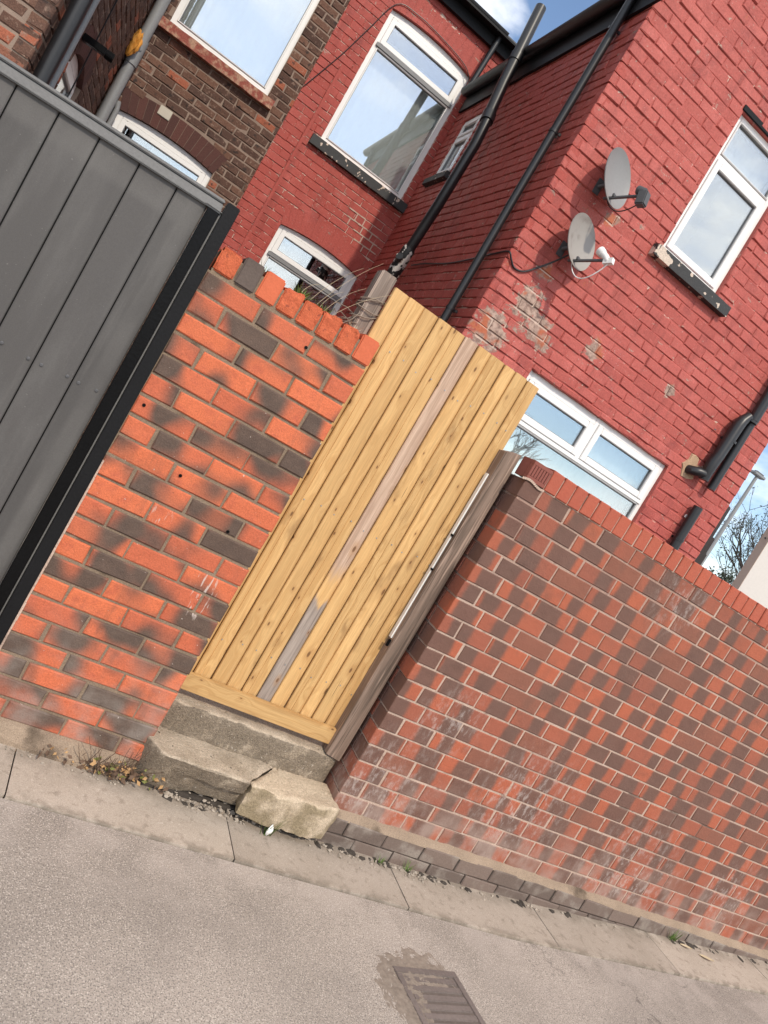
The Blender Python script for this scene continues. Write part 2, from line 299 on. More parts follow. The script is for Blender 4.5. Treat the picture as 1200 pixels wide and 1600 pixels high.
M['plaster'] = simple('rough_plaster_patch', (.42, .28, .18), .95, 0, .4, 30, .8)
M['bark'] = simple('dark_bark', (.055, .046, .042), .9, 0, .3, 10)
M['leaf_dark'] = simple('dark_evergreen_leaf', (.030, .042, .020), .7, 0, .3, 5)
M['grass'] = simple('green_grass', (.10, .16, .035), .7, 0, .35, 20)
M['straw'] = simple('dry_straw', (.45, .36, .24), .8, 0, .25, 20)
M['stem'] = simple('dead_brown_stem', (.12, .075, .05), .9, 0, .3, 20)
M['vine'] = simple('dry_grey_twig', (.21, .165, .13), .9, 0, .3, 20)
M['leaf_tan'] = simple('withered_tan_leaf', (.40, .24, .11), .8, 0, .3, 30)
M['leaf_olive'] = simple('olive_leaf', (.16, .165, .045), .7, 0, .3, 30)
M['pebble'] = simple('pale_rubble', (.33, .28, .23), .9, 0, .35, 12, .3)
M['soil'] = simple('dark_soil', (.055, .045, .037), .98, 0, .4, 20, .8)
M['iron'] = simple('worn_cast_iron', (.180, .148, .134), .6, .2, .25, 25, .3)
M['sump'] = simple('damp_silt', (.125, .100, .086), .98, 0, .3, 14, .6)
M['silt'] = simple('dried_silt', (.225, .182, .148), .98, 0, .3, 14, .9)

t = NT('window_glass', 0.02)
t.t.nodes.remove(t.b); g = t.n('ShaderNodeBsdfGlossy'); g.inputs['Roughness'].default_value = .012; g.inputs['Color'].default_value = (.93, .96, .97, 1)
tr = t.n('ShaderNodeBsdfTransparent'); tr.inputs['Color'].default_value = (.96, .98, .975, 1)
lw = t.n('ShaderNodeLayerWeight'); lw.inputs['Blend'].default_value = .5
ms = t.n('ShaderNodeMixShader'); t.l(t.math('ADD', .33, t.math('MULTIPLY', t.math('POWER', lw.outputs['Facing'], 3.0), .6)), ms.inputs[0])
t.t.links.new(tr.outputs[0], ms.inputs[1]); t.t.links.new(g.outputs[0], ms.inputs[2])
t.t.links.new(ms.outputs[0], t.t.nodes['Material Output'].inputs['Surface']); M['glass'] = t.m

t = NT('worn_concrete', .93, spec=.2); p = t.pos()
c = t.mix(t.step(t.noise(p, 7, 6, .6), .3, .7), (.40, .325, .245), (.60, .50, .39))
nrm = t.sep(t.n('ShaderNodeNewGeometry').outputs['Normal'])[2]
riser_shade = t.math('MULTIPLY', t.math('SUBTRACT', 1.0, t.step(nrm, .2, .75)), t.step(t.noise(p, 13, 6, .65), .26, .50))  # risers darker than treads: shade painted in by face direction
c = t.mix(t.math('MULTIPLY', riser_shade, .85), c, t.mix(t.noise(p, 30, 4), (.130, .103, .078), (.30, .245, .185))); c = t.mix(t.step(t.noise(p, 70, 3), .66, .74), c, (.54, .48, .41))
c = t.mix(t.step(t.noise(p, 55, 4), .64, .74), c, (.11, .09, .075))
c = t.grain(c, p, 120, .30, 5); t.col(t.grain(c, p, 320, .40)); t.bump(t.math('ADD', t.noise(p, 60, 7, .75), t.math('MULTIPLY', t.noise(p, 220, 4), .7)), .95, .012); M['concrete'] = t.m
t = NT('sandy_broken_concrete', .93, spec=.2); p = t.pos()
c = t.mix(t.noise(p, 8, 5), (.43, .345, .250), (.60, .49, .37))
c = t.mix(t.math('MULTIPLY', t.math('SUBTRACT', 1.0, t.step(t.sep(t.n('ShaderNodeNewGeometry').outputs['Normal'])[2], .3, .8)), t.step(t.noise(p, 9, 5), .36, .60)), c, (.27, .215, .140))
c = t.grain(c, p, 90, .28, 5); t.col(t.grain(c, p, 280, .35)); t.bump(t.math('ADD', t.noise(p, 55, 7, .75), t.math('MULTIPLY', t.noise(p, 170, 4), .5)), .7, .010); M['concrete_sand'] = t.m

t = NT('paving_concrete', .93, spec=.2); p = t.pos()
c = t.mix(t.noise(p, 3.2, 5), (.30, .25, .20), (.47, .40, .34)); c = t.mix(t.math('MULTIPLY', t.step(t.noise(p, 26, 5, .65), .52, .70), .75), c, (.25, .205, .165)); c = t.mix(t.math('MULTIPLY', t.step(t.noise(p, 60, 4, .7), .60, .70), .6), c, (.55, .48, .41))
r = t.rnd(); c = t.mix(1.0, c, t.lin(r, 0, 1, .90, 1.08), 'MULTIPLY')
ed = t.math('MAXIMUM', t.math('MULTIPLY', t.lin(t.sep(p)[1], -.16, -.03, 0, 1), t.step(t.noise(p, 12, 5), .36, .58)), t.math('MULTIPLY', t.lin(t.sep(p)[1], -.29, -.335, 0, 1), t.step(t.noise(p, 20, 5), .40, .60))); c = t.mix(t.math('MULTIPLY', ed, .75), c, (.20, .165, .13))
t.col(t.grain(c, p, 330, .3)); t.bump(t.noise(p, 160, 5, .7), .35, .004); M['paving'] = t.m

t = NT('worn_asphalt', .9, spec=.3); p = t.pos()
big = t.noise(p, 1.1, 4); c = t.mix(t.step(big, .34, .66), (.300, .258, .222), (.372, .320, .277))
vv = t.vor(p, 190)['Color']; st = t.vor(p, 190)['Distance']
chip = t.math('MULTIPLY', t.step(t.sep(vv)[0], .30, .9), t.math('SUBTRACT', 1.0, t.step(st, .15, .6)))
c = t.mix(t.math('MULTIPLY', chip, .85), c, (.62, .545, .48)); c = t.mix(t.math('MULTIPLY', t.step(t.noise(p, 190, 2), .52, .62), .72), c, (.120, .102, .092))
c = t.mix(t.math('MULTIPLY', t.step(t.noise(p, 60, 5, .7), .56, .68), .45), c, (.17, .145, .13))
xr = t.sep(p)[0]
dk = t.math('MULTIPLY', t.step(t.math('ADD', t.noise(p, 3.4, 4), t.lin(xr, .5, 1.9, 0, .16)), .46, .78), .26); c = t.mix(dk, c, (.165, .142, .128))
lt = t.math('MULTIPLY', t.math('MULTIPLY', t.lin(t.sep(p)[1], -.75, -.35, 0, 1), t.step(t.noise(p, 6, 4), .40, .62)), .40); c = t.mix(lt, c, (.47, .405, .36))
t.col(c); rcx = t.vor(t.vm('ADD', p, t.vm('MULTIPLY', t.comb(t.noise(p, 5, 4), t.noise(t.vm('ADD', p, (7, 3, 1)), 5, 4), 0.0), (.5, .5, 0))), .9, 'DISTANCE_TO_EDGE')['Distance']
ck = t.math('MULTIPLY', t.math('SUBTRACT', 1.0, t.step(rcx, .002, .006)), t.step(t.noise(p, 1.3, 2), .50, .60)); c = t.mix(t.math('MULTIPLY', ck, .6), c, (.10, .085, .075))
oil = t.step(t.noise(p, 9, 2), .73, .78); c = t.mix(t.math('MULTIPLY', oil, .5), c, (.13, .115, .105))
t.col(c); t.bump(t.math('ADD', t.math('MULTIPLY', st, -.6), t.math('MULTIPLY', t.noise(p, 320, 2), .8)), .32, .004); M['asphalt'] = t.m
M['yard'] = simple('yard_concrete', (.20, .18, .16), .95, 0, .2, 3, .2)

# ------------------------------------------------------------------ mesh builder
class MB:
    def __init__(s): s.v = []; s.f = []; s.r = []
    def add(s, vs, fs, rnd=0.0):
        b = len(s.v); s.v += [tuple(x) for x in vs]; s.f += [tuple(i+b for i in f) for f in fs]; s.r += [rnd]*len(vs); return s
    def box(s, x0, x1, y0, y1, z0, z1):
        return s.add([(x0,y0,z0),(x1,y0,z0),(x1,y1,z0),(x0,y1,z0),(x0,y0,z1),(x1,y0,z1),(x1,y1,z1),(x0,y1,z1)],
                     [(0,3,2,1),(4,5,6,7),(0,1,5,4),(1,2,6,5),(2,3,7,6),(3,0,4,7)])
    def prism(s, prof, y0, y1):                     # prof: (x,z) anticlockwise seen from -y
        n = len(prof); vs = [(x, y0, z) for x, z in prof] + [(x, y1, z) for x, z in prof]
        return s.add(vs, [tuple(range(n)), tuple(range(2*n-1, n-1, -1))] + [(i, n+i, n+(i+1)%n, (i+1)%n) for i in range(n)])
    def vprism(s, prof, z0, z1):                    # prof: (x,y) anticlockwise from above
        n = len(prof); vs = [(x, y, z0) for x, y in prof] + [(x, y, z1) for x, y in prof]
        return s.add(vs, [tuple(range(n-1, -1, -1)), tuple(range(n, 2*n))] + [(i, (i+1)%n, n+(i+1)%n, n+i) for i in range(n)])
    def tube(s, pts, r, n=10, cap=True):
        pts = [Vector(p) for p in pts]; rs = r if isinstance(r, (list, tuple)) else [r]*len(pts)
        b = len(s.v); vs = []; prev = None
        for i, p in enumerate(pts):
            d = (pts[min(i+1, len(pts)-1)] - pts[max(i-1, 0)]).normalized()
            if prev is None: a = d.orthogonal().normalized()
            else:
                a = prev - d*prev.dot(d); a = a.normalized() if a.length > 1e-6 else d.orthogonal().normalized()
            prev = a; c = d.cross(a)
            for k in range(n): vs.append(p + (a*math.cos(2*PI*k/n) + c*math.sin(2*PI*k/n))*rs[i])
        fs = []
        for i in range(len(pts)-1):
            for k in range(n): fs.append((i*n+k, i*n+(k+1)%n, (i+1)*n+(k+1)%n, (i+1)*n+k))
        if cap: fs += [tuple(range(n-1, -1, -1)), tuple(range((len(pts)-1)*n, len(pts)*n))]
        return s.add(vs, fs)
    def mesh(s, name, mat, smooth=False, bevel=0.0):
        me = bpy.data.meshes.new(name); me.from_pydata(s.v, [], s.f); me.update()
        if bevel:
            bm = bmesh.new(); bm.from_mesh(me)
            es = [e for e in bm.edges if len(e.link_faces) == 2 and e.calc_face_angle(0) > .5]
            bmesh.ops.bevel(bm, geom=es, offset=bevel, segments=2, affect='EDGES', clamp_overlap=True); bm.to_mesh(me); bm.free()
        elif any(s.r):
            a = me.attributes.new('rnd', 'FLOAT', 'POINT'); a.data.foreach_set('value', s.r)
        if mat: me.materials.append(M[mat])
        if smooth:
            me.polygons.foreach_set('use_smooth', [True]*len(me.polygons))
            try: me.set_sharp_from_angle(angle=R(40))
            except Exception: pass
        return me

WM = {}
def put(o, parent=None, m=None):
    C.objects.link(o); m = m or Matrix.Identity(4); WM[o.name] = m
    if parent: o.parent = parent; o.matrix_basis = WM[parent.name].inverted() @ m
    else: o.matrix_basis = m
    return o
def obj(name, mb, mat, parent=None, m=None, smooth=False, bevel=0.0, label=None):
    me = mb if isinstance(mb, bpy.types.Mesh) else mb.mesh(name, mat, smooth, bevel)
    o = put(bpy.data.objects.new(name, me), parent, m)
    if label: o['label'] = label
    return o
def tag(o, label, cat, group=None, kind=None):
    if label: o['label'] = label
    if cat: o['category'] = cat
    if group: o['group'] = group
    if kind: o['kind'] = kind
    return o
def empty(name, loc, label, cat, group=None):
    o = put(bpy.data.objects.new(name, None), None, Matrix.Translation(loc)); o.empty_display_size = .1
    return tag(o, label, cat, group)
def project(p):
    d = Vector(p) - CAM; z = d.dot(CF)
    if z < .05: return None
    return 600 + 1154.456*d.dot(CR)/z, 800 - 1154.456*d.dot(CU)/z, z
def in_frame(p, mg=25):
    q = project(p); return q is not None and -mg < q[0] < 1200+mg and -mg < q[1] < 1600+mg

def smooth(pts, n=5):
    P = [Vector(p) for p in pts]; o = []
    for i in range(len(P)-1):
        a, b, c, d = P[max(i-1, 0)], P[i], P[i+1], P[min(i+2, len(P)-1)]
        for k in range(n):
            t_ = k/n; o.append(.5*((2*b)+(c-a)*t_+(2*a-5*b+4*c-d)*t_*t_+(3*b-a-3*c+d)*t_**3))
    return o+[P[-1]]
smooth_ = smooth
# ------------------------------------------------------------------ brickwork
def brick_mb(L, D, H, rough=.002, ch=.004, mb=None, at=(0, 0, 0), rnd=0.0, rs=random):
    j = lambda a=1: rs.uniform(-rough, rough)*a
    x, z = L/2, H/2; c = min(ch, L*.2, H*.2)
    o = [(-x+j(), -z+j()), (x+j(), -z+j()), (x+j(), z+j()), (-x+j(), z+j())]
    tl = j()*.6; tz = j()*.6
    front = [(a*(1-c/x), 0 + tl*a/x + tz*b/z, b*(1-c/z)) for a, b in o]
    mid = [(a, c*.9, b) for a, b in o]; back = [(a, D, b) for a, b in o]
    vs = [(p[0]+at[0], p[1]+at[1], p[2]+at[2]) for p in front+mid+back]
    fs = [(0, 1, 2, 3)]
    for k in range(4):
        n = (k+1) % 4; fs += [(k, 4+k, 4+n, n), (4+k, 8+k, 8+n, 4+n)]
    fs.append((11, 10, 9, 8))
    mb = mb or MB(); mb.add(vs, fs, rnd); return mb
_pool = {}
def brick_mesh(L, D, H, mat, rough, ch, variants=12):
    L = round(L/.004)*.004; H = round(H/.003)*.003; k = (L, D, H, mat, random.randrange(variants))
    if k not in _pool: _pool[k] = brick_mb(L, D, H, rough, ch).mesh('brick', mat)
    return _pool[k]
def rect_sub(rects, o):
    out = []
    for (a, b, c, d) in rects:
        u0, u1, v0, v1 = max(a, o[0]), min(b, o[1]), max(c, o[2]), min(d, o[3])
        if u0 >= u1-1e-6 or v0 >= v1-1e-6: out.append((a, b, c, d)); continue
        if a < u0: out.append((a, u0, c, d))
        if u1 < b: out.append((u1, b, c, d))
        if c < v0: out.append((u0, u1, c, v0))
        if v1 < d: out.append((u0, u1, v1, d))
    return out
def courses(u0, u1, v0, v1, L, H, J, holes=(), arches=(), phase=0.0, top=None, JV=None):
    JV = JV or J
    """brick rectangles (ua, ub, va, vb) of a stretcher-bond wall face"""
    res = []; i = 0; v = v0
    while v < v1-.01:
        u = u0 - (L*.5 if i % 2 else 0) + phase - L
        while u < u1:
            rs = [(max(u+JV/2, u0), min(u+L-JV/2, u1), v+J/2, min(v+H-J/2, v1))]
            if rs[0][1]-rs[0][0] > .02:
                for h in holes: rs = rect_sub(rs, h)
                for (a0, a1, spring, rise, ring) in arches:
                    vm = v+H/2; cu = (a0+a1)/2; hw = (a1-a0)/2+.01
                    y = vm-spring-.0
                    lim = [k for k in range(41) if 0 <= y+.01 < rise*(1-((k-20)/20)**2)*1.0+ring]
                    if lim: rs = rect_sub(rs, (cu+hw*(lim[0]-20)/20-.004, cu+hw*(lim[-1]-20)/20+.004, v-.001, v+H+.001))
                for q in rs:
                    if q[1]-q[0] > .025 and q[3]-q[2] > .018:
                        if top and (q[3] > top((q[0]+q[1])/2)): continue
                        res.append(q)
            u += L
        v += H; i += 1
    return res
def lay(root, WF, rects, mat, D=.10, rough=.0025, ch=.004, out=.002, jit=.004, limit=300, name='brick', count=None):
    """bricks in view as parts, the rest joined as one stuff part"""
    cand = []
    for q in rects:
        c = Vector(((q[0]+q[1])/2, 0, (q[2]+q[3])/2)); wc = WF @ c
        vis = in_frame(wc); pr = project(wc)
        cand.append((0 if vis else 1, pr[2] if pr else 1e9, q, wc))
    cand.sort(key=lambda k: k[:2])
    n = 0; mb = MB(); rz = WF.to_euler().z
    for vis, dz, q, wc in cand:
        L, H = q[1]-q[0], q[3]-q[2]
        if vis == 0 and n < limit:
            me = brick_mesh(L, D, H, mat, rough, ch)
            o = bpy.data.objects.new(name, me); C.objects.link(o); o.parent = root
            off = (WF.to_3x3() @ Vector((0, -1, 0)))*random.uniform(-out, out)
            o.location = wc + off - WM[root.name].translation
            o.rotation_euler = (random.uniform(-jit, jit), random.uniform(-jit, jit)*.7, rz + random.uniform(-jit, jit)); n += 1
        else:
            brick_mb(L, D, H, rough, ch, mb, ((q[0]+q[1])/2, random.uniform(-out, out), (q[2]+q[3])/2), random.random())
    if mb.v:
        o = obj(name+'work', mb, mat, root, WF); o['kind'] = 'stuff'
    return n
def core(u0, u1, v0, v1, y0, y1, holes=()):
    us = sorted({u0, u1, *[min(max(h[k], u0), u1) for h in holes for k in (0, 1)]})
    vs = sorted({v0, v1, *[min(max(h[k], v0), v1) for h in holes for k in (2, 3)]})
    mb = MB()
    for a, b in zip(us, us[1:]):
        run = None
        for c, d in zip(vs, vs[1:]):
            cu, cv = (a+b)/2, (c+d)/2
            if any(h[0] < cu < h[1] and h[2] < cv < h[3] for h in holes):
                if run: mb.box(a, b, y0, y1, *run); run = None
            else: run = (run[0], d) if run else (c, d)
        if run: mb.box(a, b, y0, y1, *run)
    return mb
def arch_ring(root, WF, a0, a1, spring, rise, ring, n, mat, D=.1, gap=.05):
    cu = (a0+a1)/2; hw = (a1-a0)/2; P = lambda s: (cu+hw*s, spring+rise*(1-s*s))
    for k in range(n):
        sa, sb = -1+2*k/n, -1+2*(k+1)/n; g = gap/n
        pts = []
        for s in (sa+g, sb-g):
            x, z = P(s); nx, nz = 2*rise*s/hw*1.6, 1.0; l = math.hypot(nx, nz); pts.append(((x, z), (x+nx/l*ring, z+nz/l*ring)))
        prof = [pts[0][0], pts[1][0], pts[1][1], pts[0][1]]
        obj('arch_brick', MB().prism(prof, -.001, D), mat, root, WF)

FA = lambda x, y, z=0: Matrix.Translation((x, y, z))                      # facing -Y
FB = lambda x, y, z=0: Matrix.Translation((x, y, z)) @ Matrix.Rotation(-PI/2, 4, 'Z')   # facing -X: u = -Y
FN = lambda x, y, z=0: Matrix.Translation((x, y, z)) @ Matrix.Rotation(PI/2, 4, 'Z')    # facing +X: u = +Y

# ------------------------------------------------------------------ ground, road, pavement
GZ = -1.88
def gz(x): return GZ + .045*min(max(0.0, x-1.0), 3.5)
def sheet(xs, ys, off):
    mb = MB(); vs = [(x, y, gz(x)+off) for y in ys for x in xs]; n = len(xs)
    return mb.add(vs, [(j*n+i, j*n+i+1, (j+1)*n+i+1, (j+1)*n+i) for j in range(len(ys)-1) for i in range(n-1)])
XS = [-250, -60, -15, -6, -3, -1, 0, 1, 1.7, 2.4, 3.1, 3.8, 4.5, 7, 15, 60, 250]
tag(obj('ground', sheet(XS, [-250, -60, -20, 20, 60, 250], -.07), 'yard'), None, None, None, 'structure')
tag(obj('road', sheet(XS, [-5.5, -3, -2, -1, -.3385], -.010), 'asphalt'), None, None, None, 'structure')
pav = tag(obj('pavement', sheet([-8, -3, -1, 0, 1, 1.7, 2.4, 3.1, 3.8, 4.5, 8], [-.34, .02], -.020), 'mortar_d'), None, None, None, 'structure')
sj = [-4.05, -3.15, -2.25, -1.352, -.463, .404, 1.327, 2.220, 3.140, 4.05, 4.95]
for a, b in zip(sj, sj[1:]):
    g = .0026; hw = (b-a)/2-g; mb = MB(); n = 9
    e = [(-hw + 2*hw*i/n) for i in range(n+1)]
    fr = [(x, -.333 + random.uniform(-.006, .006)) for x in e]; bk = [(x, .012+random.uniform(-.006, .006)) for x in reversed(e)]
    cx = (a+b)/2; prof = fr+bk; m = len(prof)
    vs = [(x, y, gz(cx+x)-GZ-.05) for x, y in prof] + [(x, y, gz(cx+x)-GZ+random.uniform(-.001, .001)) for x, y in prof]
    mb.add(vs, [tuple(range(m, 2*m))] + [(i, (i+1) % m, m+(i+1) % m, m+i) for i in range(m)])
    obj('paving_slab', mb, 'paving', pav, FA(cx, 0, GZ))

# ------------------------------------------------------------------ near wall left of the gate
wl = empty('brick_wall', (-1.23, 0, GZ), 'orange and black flashed brick wall between the grey fence and the timber gate', 'wall', 'alley brick walls')
XL0, XL1, LL, LH = -1.5715, -.8965, .2256, .0836
ZL = .0293                                                         # top of the 21 courses
rects = []
for k in range(22):
    zt = ZL - k*LH; J = .011
    edges = [0, 1, 2, 3] if k % 2 == 0 else [0, .5, 1.5, 2.5, 3]
    if k == 0: edges = [0, .98, 1.97, 3]
    for a, b in zip(edges, edges[1:]):
        w_ = random.uniform(-.002, .002)
        rects.append((XL0+a*LL+(J/2 if a else -.004)+w_, XL0+b*LL-(J/2 if b < 3 else 0)+w_, zt-LH+J/2, zt-J/2))
lay(wl, FA(0, 0), rects, 'brick_l', .10, .0030, .0050, .0026, .007)
obj('mortar', core(XL0-.03, XL1-.004, GZ-.05, ZL, .0065, .103), 'mortar_l', wl)
cw = (XL1+.012-XL0)/8
for k in range(8):
    u = XL0+k*cw; hh = random.choice([.094, .100, .104, .088]); hh = .106 if k in (1, 2, 7) else hh
    L, D, H = cw-.008, .205, hh
    mb = MB(); bm = bmesh.new()
    bmesh.ops.create_cube(bm, size=1); bmesh.ops.scale(bm, vec=(L, D, H), verts=bm.verts)
    bmesh.ops.bevel(bm, geom=list(bm.edges), offset=.006, segments=2, affect='EDGES')
    bmesh.ops.subdivide_edges(bm, edges=[e for e in bm.edges if e.calc_length() > .03], cuts=3, use_grid_fill=True)
    sp = 0.2 if k in (1, 2, 7) else 1.0; H = hh
    for v in bm.verts:
        q = v.co+Vector((k*3.1, 0, 0)); nn = mnoise.noise(q*26)+.5*mnoise.noise(q*60)
        v.co += Vector((nn*.003*sp, mnoise.noise(q*31+Vector((9, 9, 9)))*.006*sp, (mnoise.noise(q*22+Vector((5, 1, 2)))*.010*sp if v.co.z > 0 else 0)))
        if sp == 1 and v.co.z > H*.25 and mnoise.noise(q*15) > .05: v.co.z -= .010; v.co.y += .004 if v.co.y < 0 else 0
    me = bpy.data.meshes.new('coping_brick'); bm.to_mesh(me); bm.free(); me.materials.append(M['dark_brick' if k == 1 else 'plain_orange' if k in (2, 7) else 'brick_spall'])
    obj('coping_brick', me, None, wl, Matrix.Translation((u+cw/2, D/2-.001, ZL+.008+H/2)) @ Matrix.Rotation(random.uniform(-.02, .02), 4, 'Y'))
obj('coping_mortar', MB().box(XL0+.004, XL1+.004,   .009, .196, ZL-.002, ZL+.084), 'mortar_l', wl)
for x, z in ((-1.545, -.505), (-1.311, -.675), (-1.048, -.789), (-1.138, -.023)): obj('drill_hole', MB().tube([(x, -.0035, z), (x, .003, z)], .0065, 12), 'black', wl)
# mortar haunch along the foot
mb = MB(); xs = [-3.0+.09*i for i in range(24)]
pr = [(-.045+.02*mnoise.noise(Vector((x*6, 1, 0))), GZ-.001) for x in xs]; vs = []
for i, x in enumerate(xs):
    vs += [(x, pr[i][0], GZ-.02), (x, pr[i][0]+.004, GZ+.018+.012*mnoise.noise(Vector((x*9, 3, 0)))), (x, -.012, GZ+.068+.010*mnoise.noise(Vector((x*11, 5, 0)))), (x, .02, GZ+.085)]
mb.add(vs, [(4*i+k, 4*i+4+k, 4*i+5+k, 4*i+1+k) for i in range(len(xs)-1) for k in range(3)])
obj('mortar_haunch', mb, 'haunch', wl)

# ------------------------------------------------------------------ brindled wall right of the gate
wr = empty('brick_wall', (2.0, 0, GZ), 'long brindled red and brown brick wall with pale mortar right of the gate', 'wall', 'alley brick walls')
RH, RL, RX1 = .08678, .225, 6.4
rects = []
for k in range(20):
    zt = -k*RH; J = .0100; a0 = .7600*RL
    if k % 2: e = [0] + [a0+i*RL for i in range(27)]
    else: e = [0, a0-.5*RL+.045, a0+.5*RL] + [a0+(i+1.5)*RL for i in range(26)]
    e = [q for q in e if q < RX1]
    for i, (a, b) in enumerate(zip(e, e[1:])):
        w_ = random.uniform(-.0025, .0025)
        rects.append((a+(J/2 if i else 0), b-J/2+w_, zt-RH+J/2, zt-J/2))
lay(wr, FA(0, 0), rects, 'brick_r', .10, .0018, .0035, .0016, .004, 300)
obj('mortar', core(.006, RX1, GZ-.05, -.002, .0050, .21), 'mortar_r2', wr)
for k in range(20):                                                    # the returning ends seen beside the gate post
    zt = -k*RH
    y0 = .1065
    obj('brick', brick_mesh(.100, .10, RH-.0115, 'brick_r', .0018, .0035), None, wr, FB(-.001, .16, zt-RH/2))
n = 0; u = .098
while u < RX1-.05:                                                     # coping bricks on edge
    wd = .0755 + random.uniform(-.002, .002)
    if u > 2.6: break
    me = brick_mesh(wd-.008, .205, .098, 'brick_cope', .0016, .004)
    o = obj('coping_brick', me, None, wr, Matrix.Translation((u+wd/2, -.006+random.uniform(-.002, .002), .001+.098/2)) @ Matrix.Rotation(random.uniform(-.012, .012), 4, 'Y')); u += wd
mb = MB()
while u < RX1-.05:
    brick_mb(.0675, .205, .098, .0016, .004, mb, (u+.038, -.006, .05), random.random()); u += .0755
o = obj('coping_brickwork', mb, 'brick_cope', wr); o['kind'] = 'stuff'
obj('coping_mortar', MB().box(.10, RX1-.06, .002, .194, -.004, .086), 'mortar_r', wr)
# air brick lying at the end of the coping
ab = MB(); ab.box(-.012, .096, .028, .10, .004, .092); ab.box(-.012, .096, -.006, .0279, .004, .022); ab.box(-.012, .096, -.006, .0279, .074, .092)
for i in range(7):
    x = -.012+.0158*i; ab.box(x, x+.0132 if i not in (0, 6) else x+.0132, -.006, .0279, .0221, .0739)
obj('air_brick', ab, 'terracotta', wr, None, bevel=.0012)
mb = MB()
for i in range(12):
    x = -.03+i*.011; z = .006*math.sin(i*.5)-.002
    mb.add([(x, -.009, z-.004), (x+.012, -.009, z-.004), (x+.012, -.009, z+.006), (x, -.009, z+.006), (x, .03, z-.004), (x+.012, .03, z-.004), (x+.012, .03, z+.006), (x, .03, z+.006)], [(0, 1, 2, 3), (3, 2, 6, 7), (0, 4, 5, 1)])
obj('mortar_bed', mb, 'mortar_r', wr)
# plinth of two dark courses
PT = -1.752
for row in range(2):
    x = .0 if row == 0 else -.04; zc = PT-.036-row*.076; first = True
    while x < 4.6:
        L = .105 if (row == 0 and first) else .2235; first = False
        if zc+.036 > gz(x+L)-.004:
            obj('plinth_brick', brick_mesh(L-.007, .12, .071, 'brick_blue', .003, .004), None, wr, Matrix.Translation((x+L/2, -.040+random.uniform(-.003, .003), zc)) @ Matrix.Rotation(random.uniform(-.012, .012), 4, 'Y'))
        x += L
obj('plinth_joint', MB().box(-.002, 5.2, -.032, .003, GZ-.05, PT-.003), 'mortar_d', wr)
mb = MB(); xs = [-.005+.05*i for i in range(110)]; vs = []
for x in xs:
    a = .005*mnoise.noise(Vector((x*7, 2, 0))); b = .006*mnoise.noise(Vector((x*12, 8, 0)))
    vs += [(x, -.038+a, PT-.004), (x, -.030+a, PT+.008+b*.5), (x, -.012, PT+.022+b), (x, .003, PT+.030+b)]
mb.add(vs, [(4*i+k, 4*i+4+k, 4*i+5+k, 4*i+1+k) for i in range(len(xs)-1) for k in range(3)])
obj('mortar_fillet', mb, 'haunch', wr, None, True)

# ------------------------------------------------------------------ timber gate
gt = empty('timber_gate', (-.49, .17, -1.515), 'new golden timber gate of upright boards with one part greyed board', 'gate')
seams = [-.906, -.832, -.750, -.674, -.601, -.525, -.452, -.377, -.296, -.231, -.157, -.083]
GT0, GT1, GY = -1.512, .389, .16
for i, (a, b) in enumerate(zip(seams, seams[1:])):
    h = (b-a)/2; top = GT1-.0-(GT0); g = .0012
    # feather-edged: thick left edge proud of the board before it
    prof = [(-h+g, .004), (-h+g+.003, .0004), (-h+.012, .0), (h*.55, .0035), (h-g-.005, .0085), (h-g, .0125), (h-g, .024), (-h+g, .024)]
    if i % 3 == 1: prof = [(-h+g, .0055), (-h+g+.004, .001), (-h+.011, .0002), (-h*.30, .0012), (-h*.26, .0042), (-h*.20, .0018), (h-g-.006, .0075), (h-g, .0115), (h-g, .024), (-h+g, .024)]
    mb = MB(); n = len(prof); t1 = GT1-(-.49)+random.uniform(-.002, .002); t0 = GT0-(-.49)
    mb.vprism(prof, t0, t1)
    obj('board', mb, 'gate_grey' if i == 5 else 'gate', gt, Matrix.Translation(((a+b)/2, GY-.002, -.49)) @ Matrix.Rotation(random.uniform(-.003, .003), 4, 'Y'), bevel=0, label='board greyed at both ends with a golden stretch' if i == 5 else None)
obj('bottom_rail', MB().box(-.41, .41, 0, .024, -.040, .040), 'gate', gt, Matrix.Translation((-.492, GY-.030, -1.472)) @ Matrix.Rotation(.004, 4, 'Y'), bevel=.003)
# rotate the rail's grain: its own length runs along local z
rail = [c for c in gt.children if c.name.startswith('bottom_rail')][0]
C.objects.unlink(rail); bpy.data.objects.remove(rail)
mb = MB().box(-.040, .040, 0, .024, -.411, .411)
obj('bottom_rail', mb, 'gate', gt, Matrix.Translation((-.493, GY-.030, -1.472)) @ Matrix.Rotation(PI/2+.004, 4, 'Y'), bevel=.003)
for z in (-1.25, -.55, .15):
    obj('back_rail', MB().box(-.045, .045, 0, .03, -.40, .40), 'gate', gt, Matrix.Translation((-.493, GY+.0235, z)) @ Matrix.Rotation(PI/2, 4, 'Y'))
ns = MB()
for z in (-1.25, -.55, .15):
    for i, (a, b) in enumerate(zip(seams, seams[1:])):
        x = (a+b)/2+random.uniform(-.008, .008); zz = z+random.uniform(-.012, .012); ns.tube([(x, GY-.0025, zz), (x, GY+.006, zz)], .0032, 6)
o = obj('nail_heads', ns, 'steel', gt); o['kind'] = 'stuff'

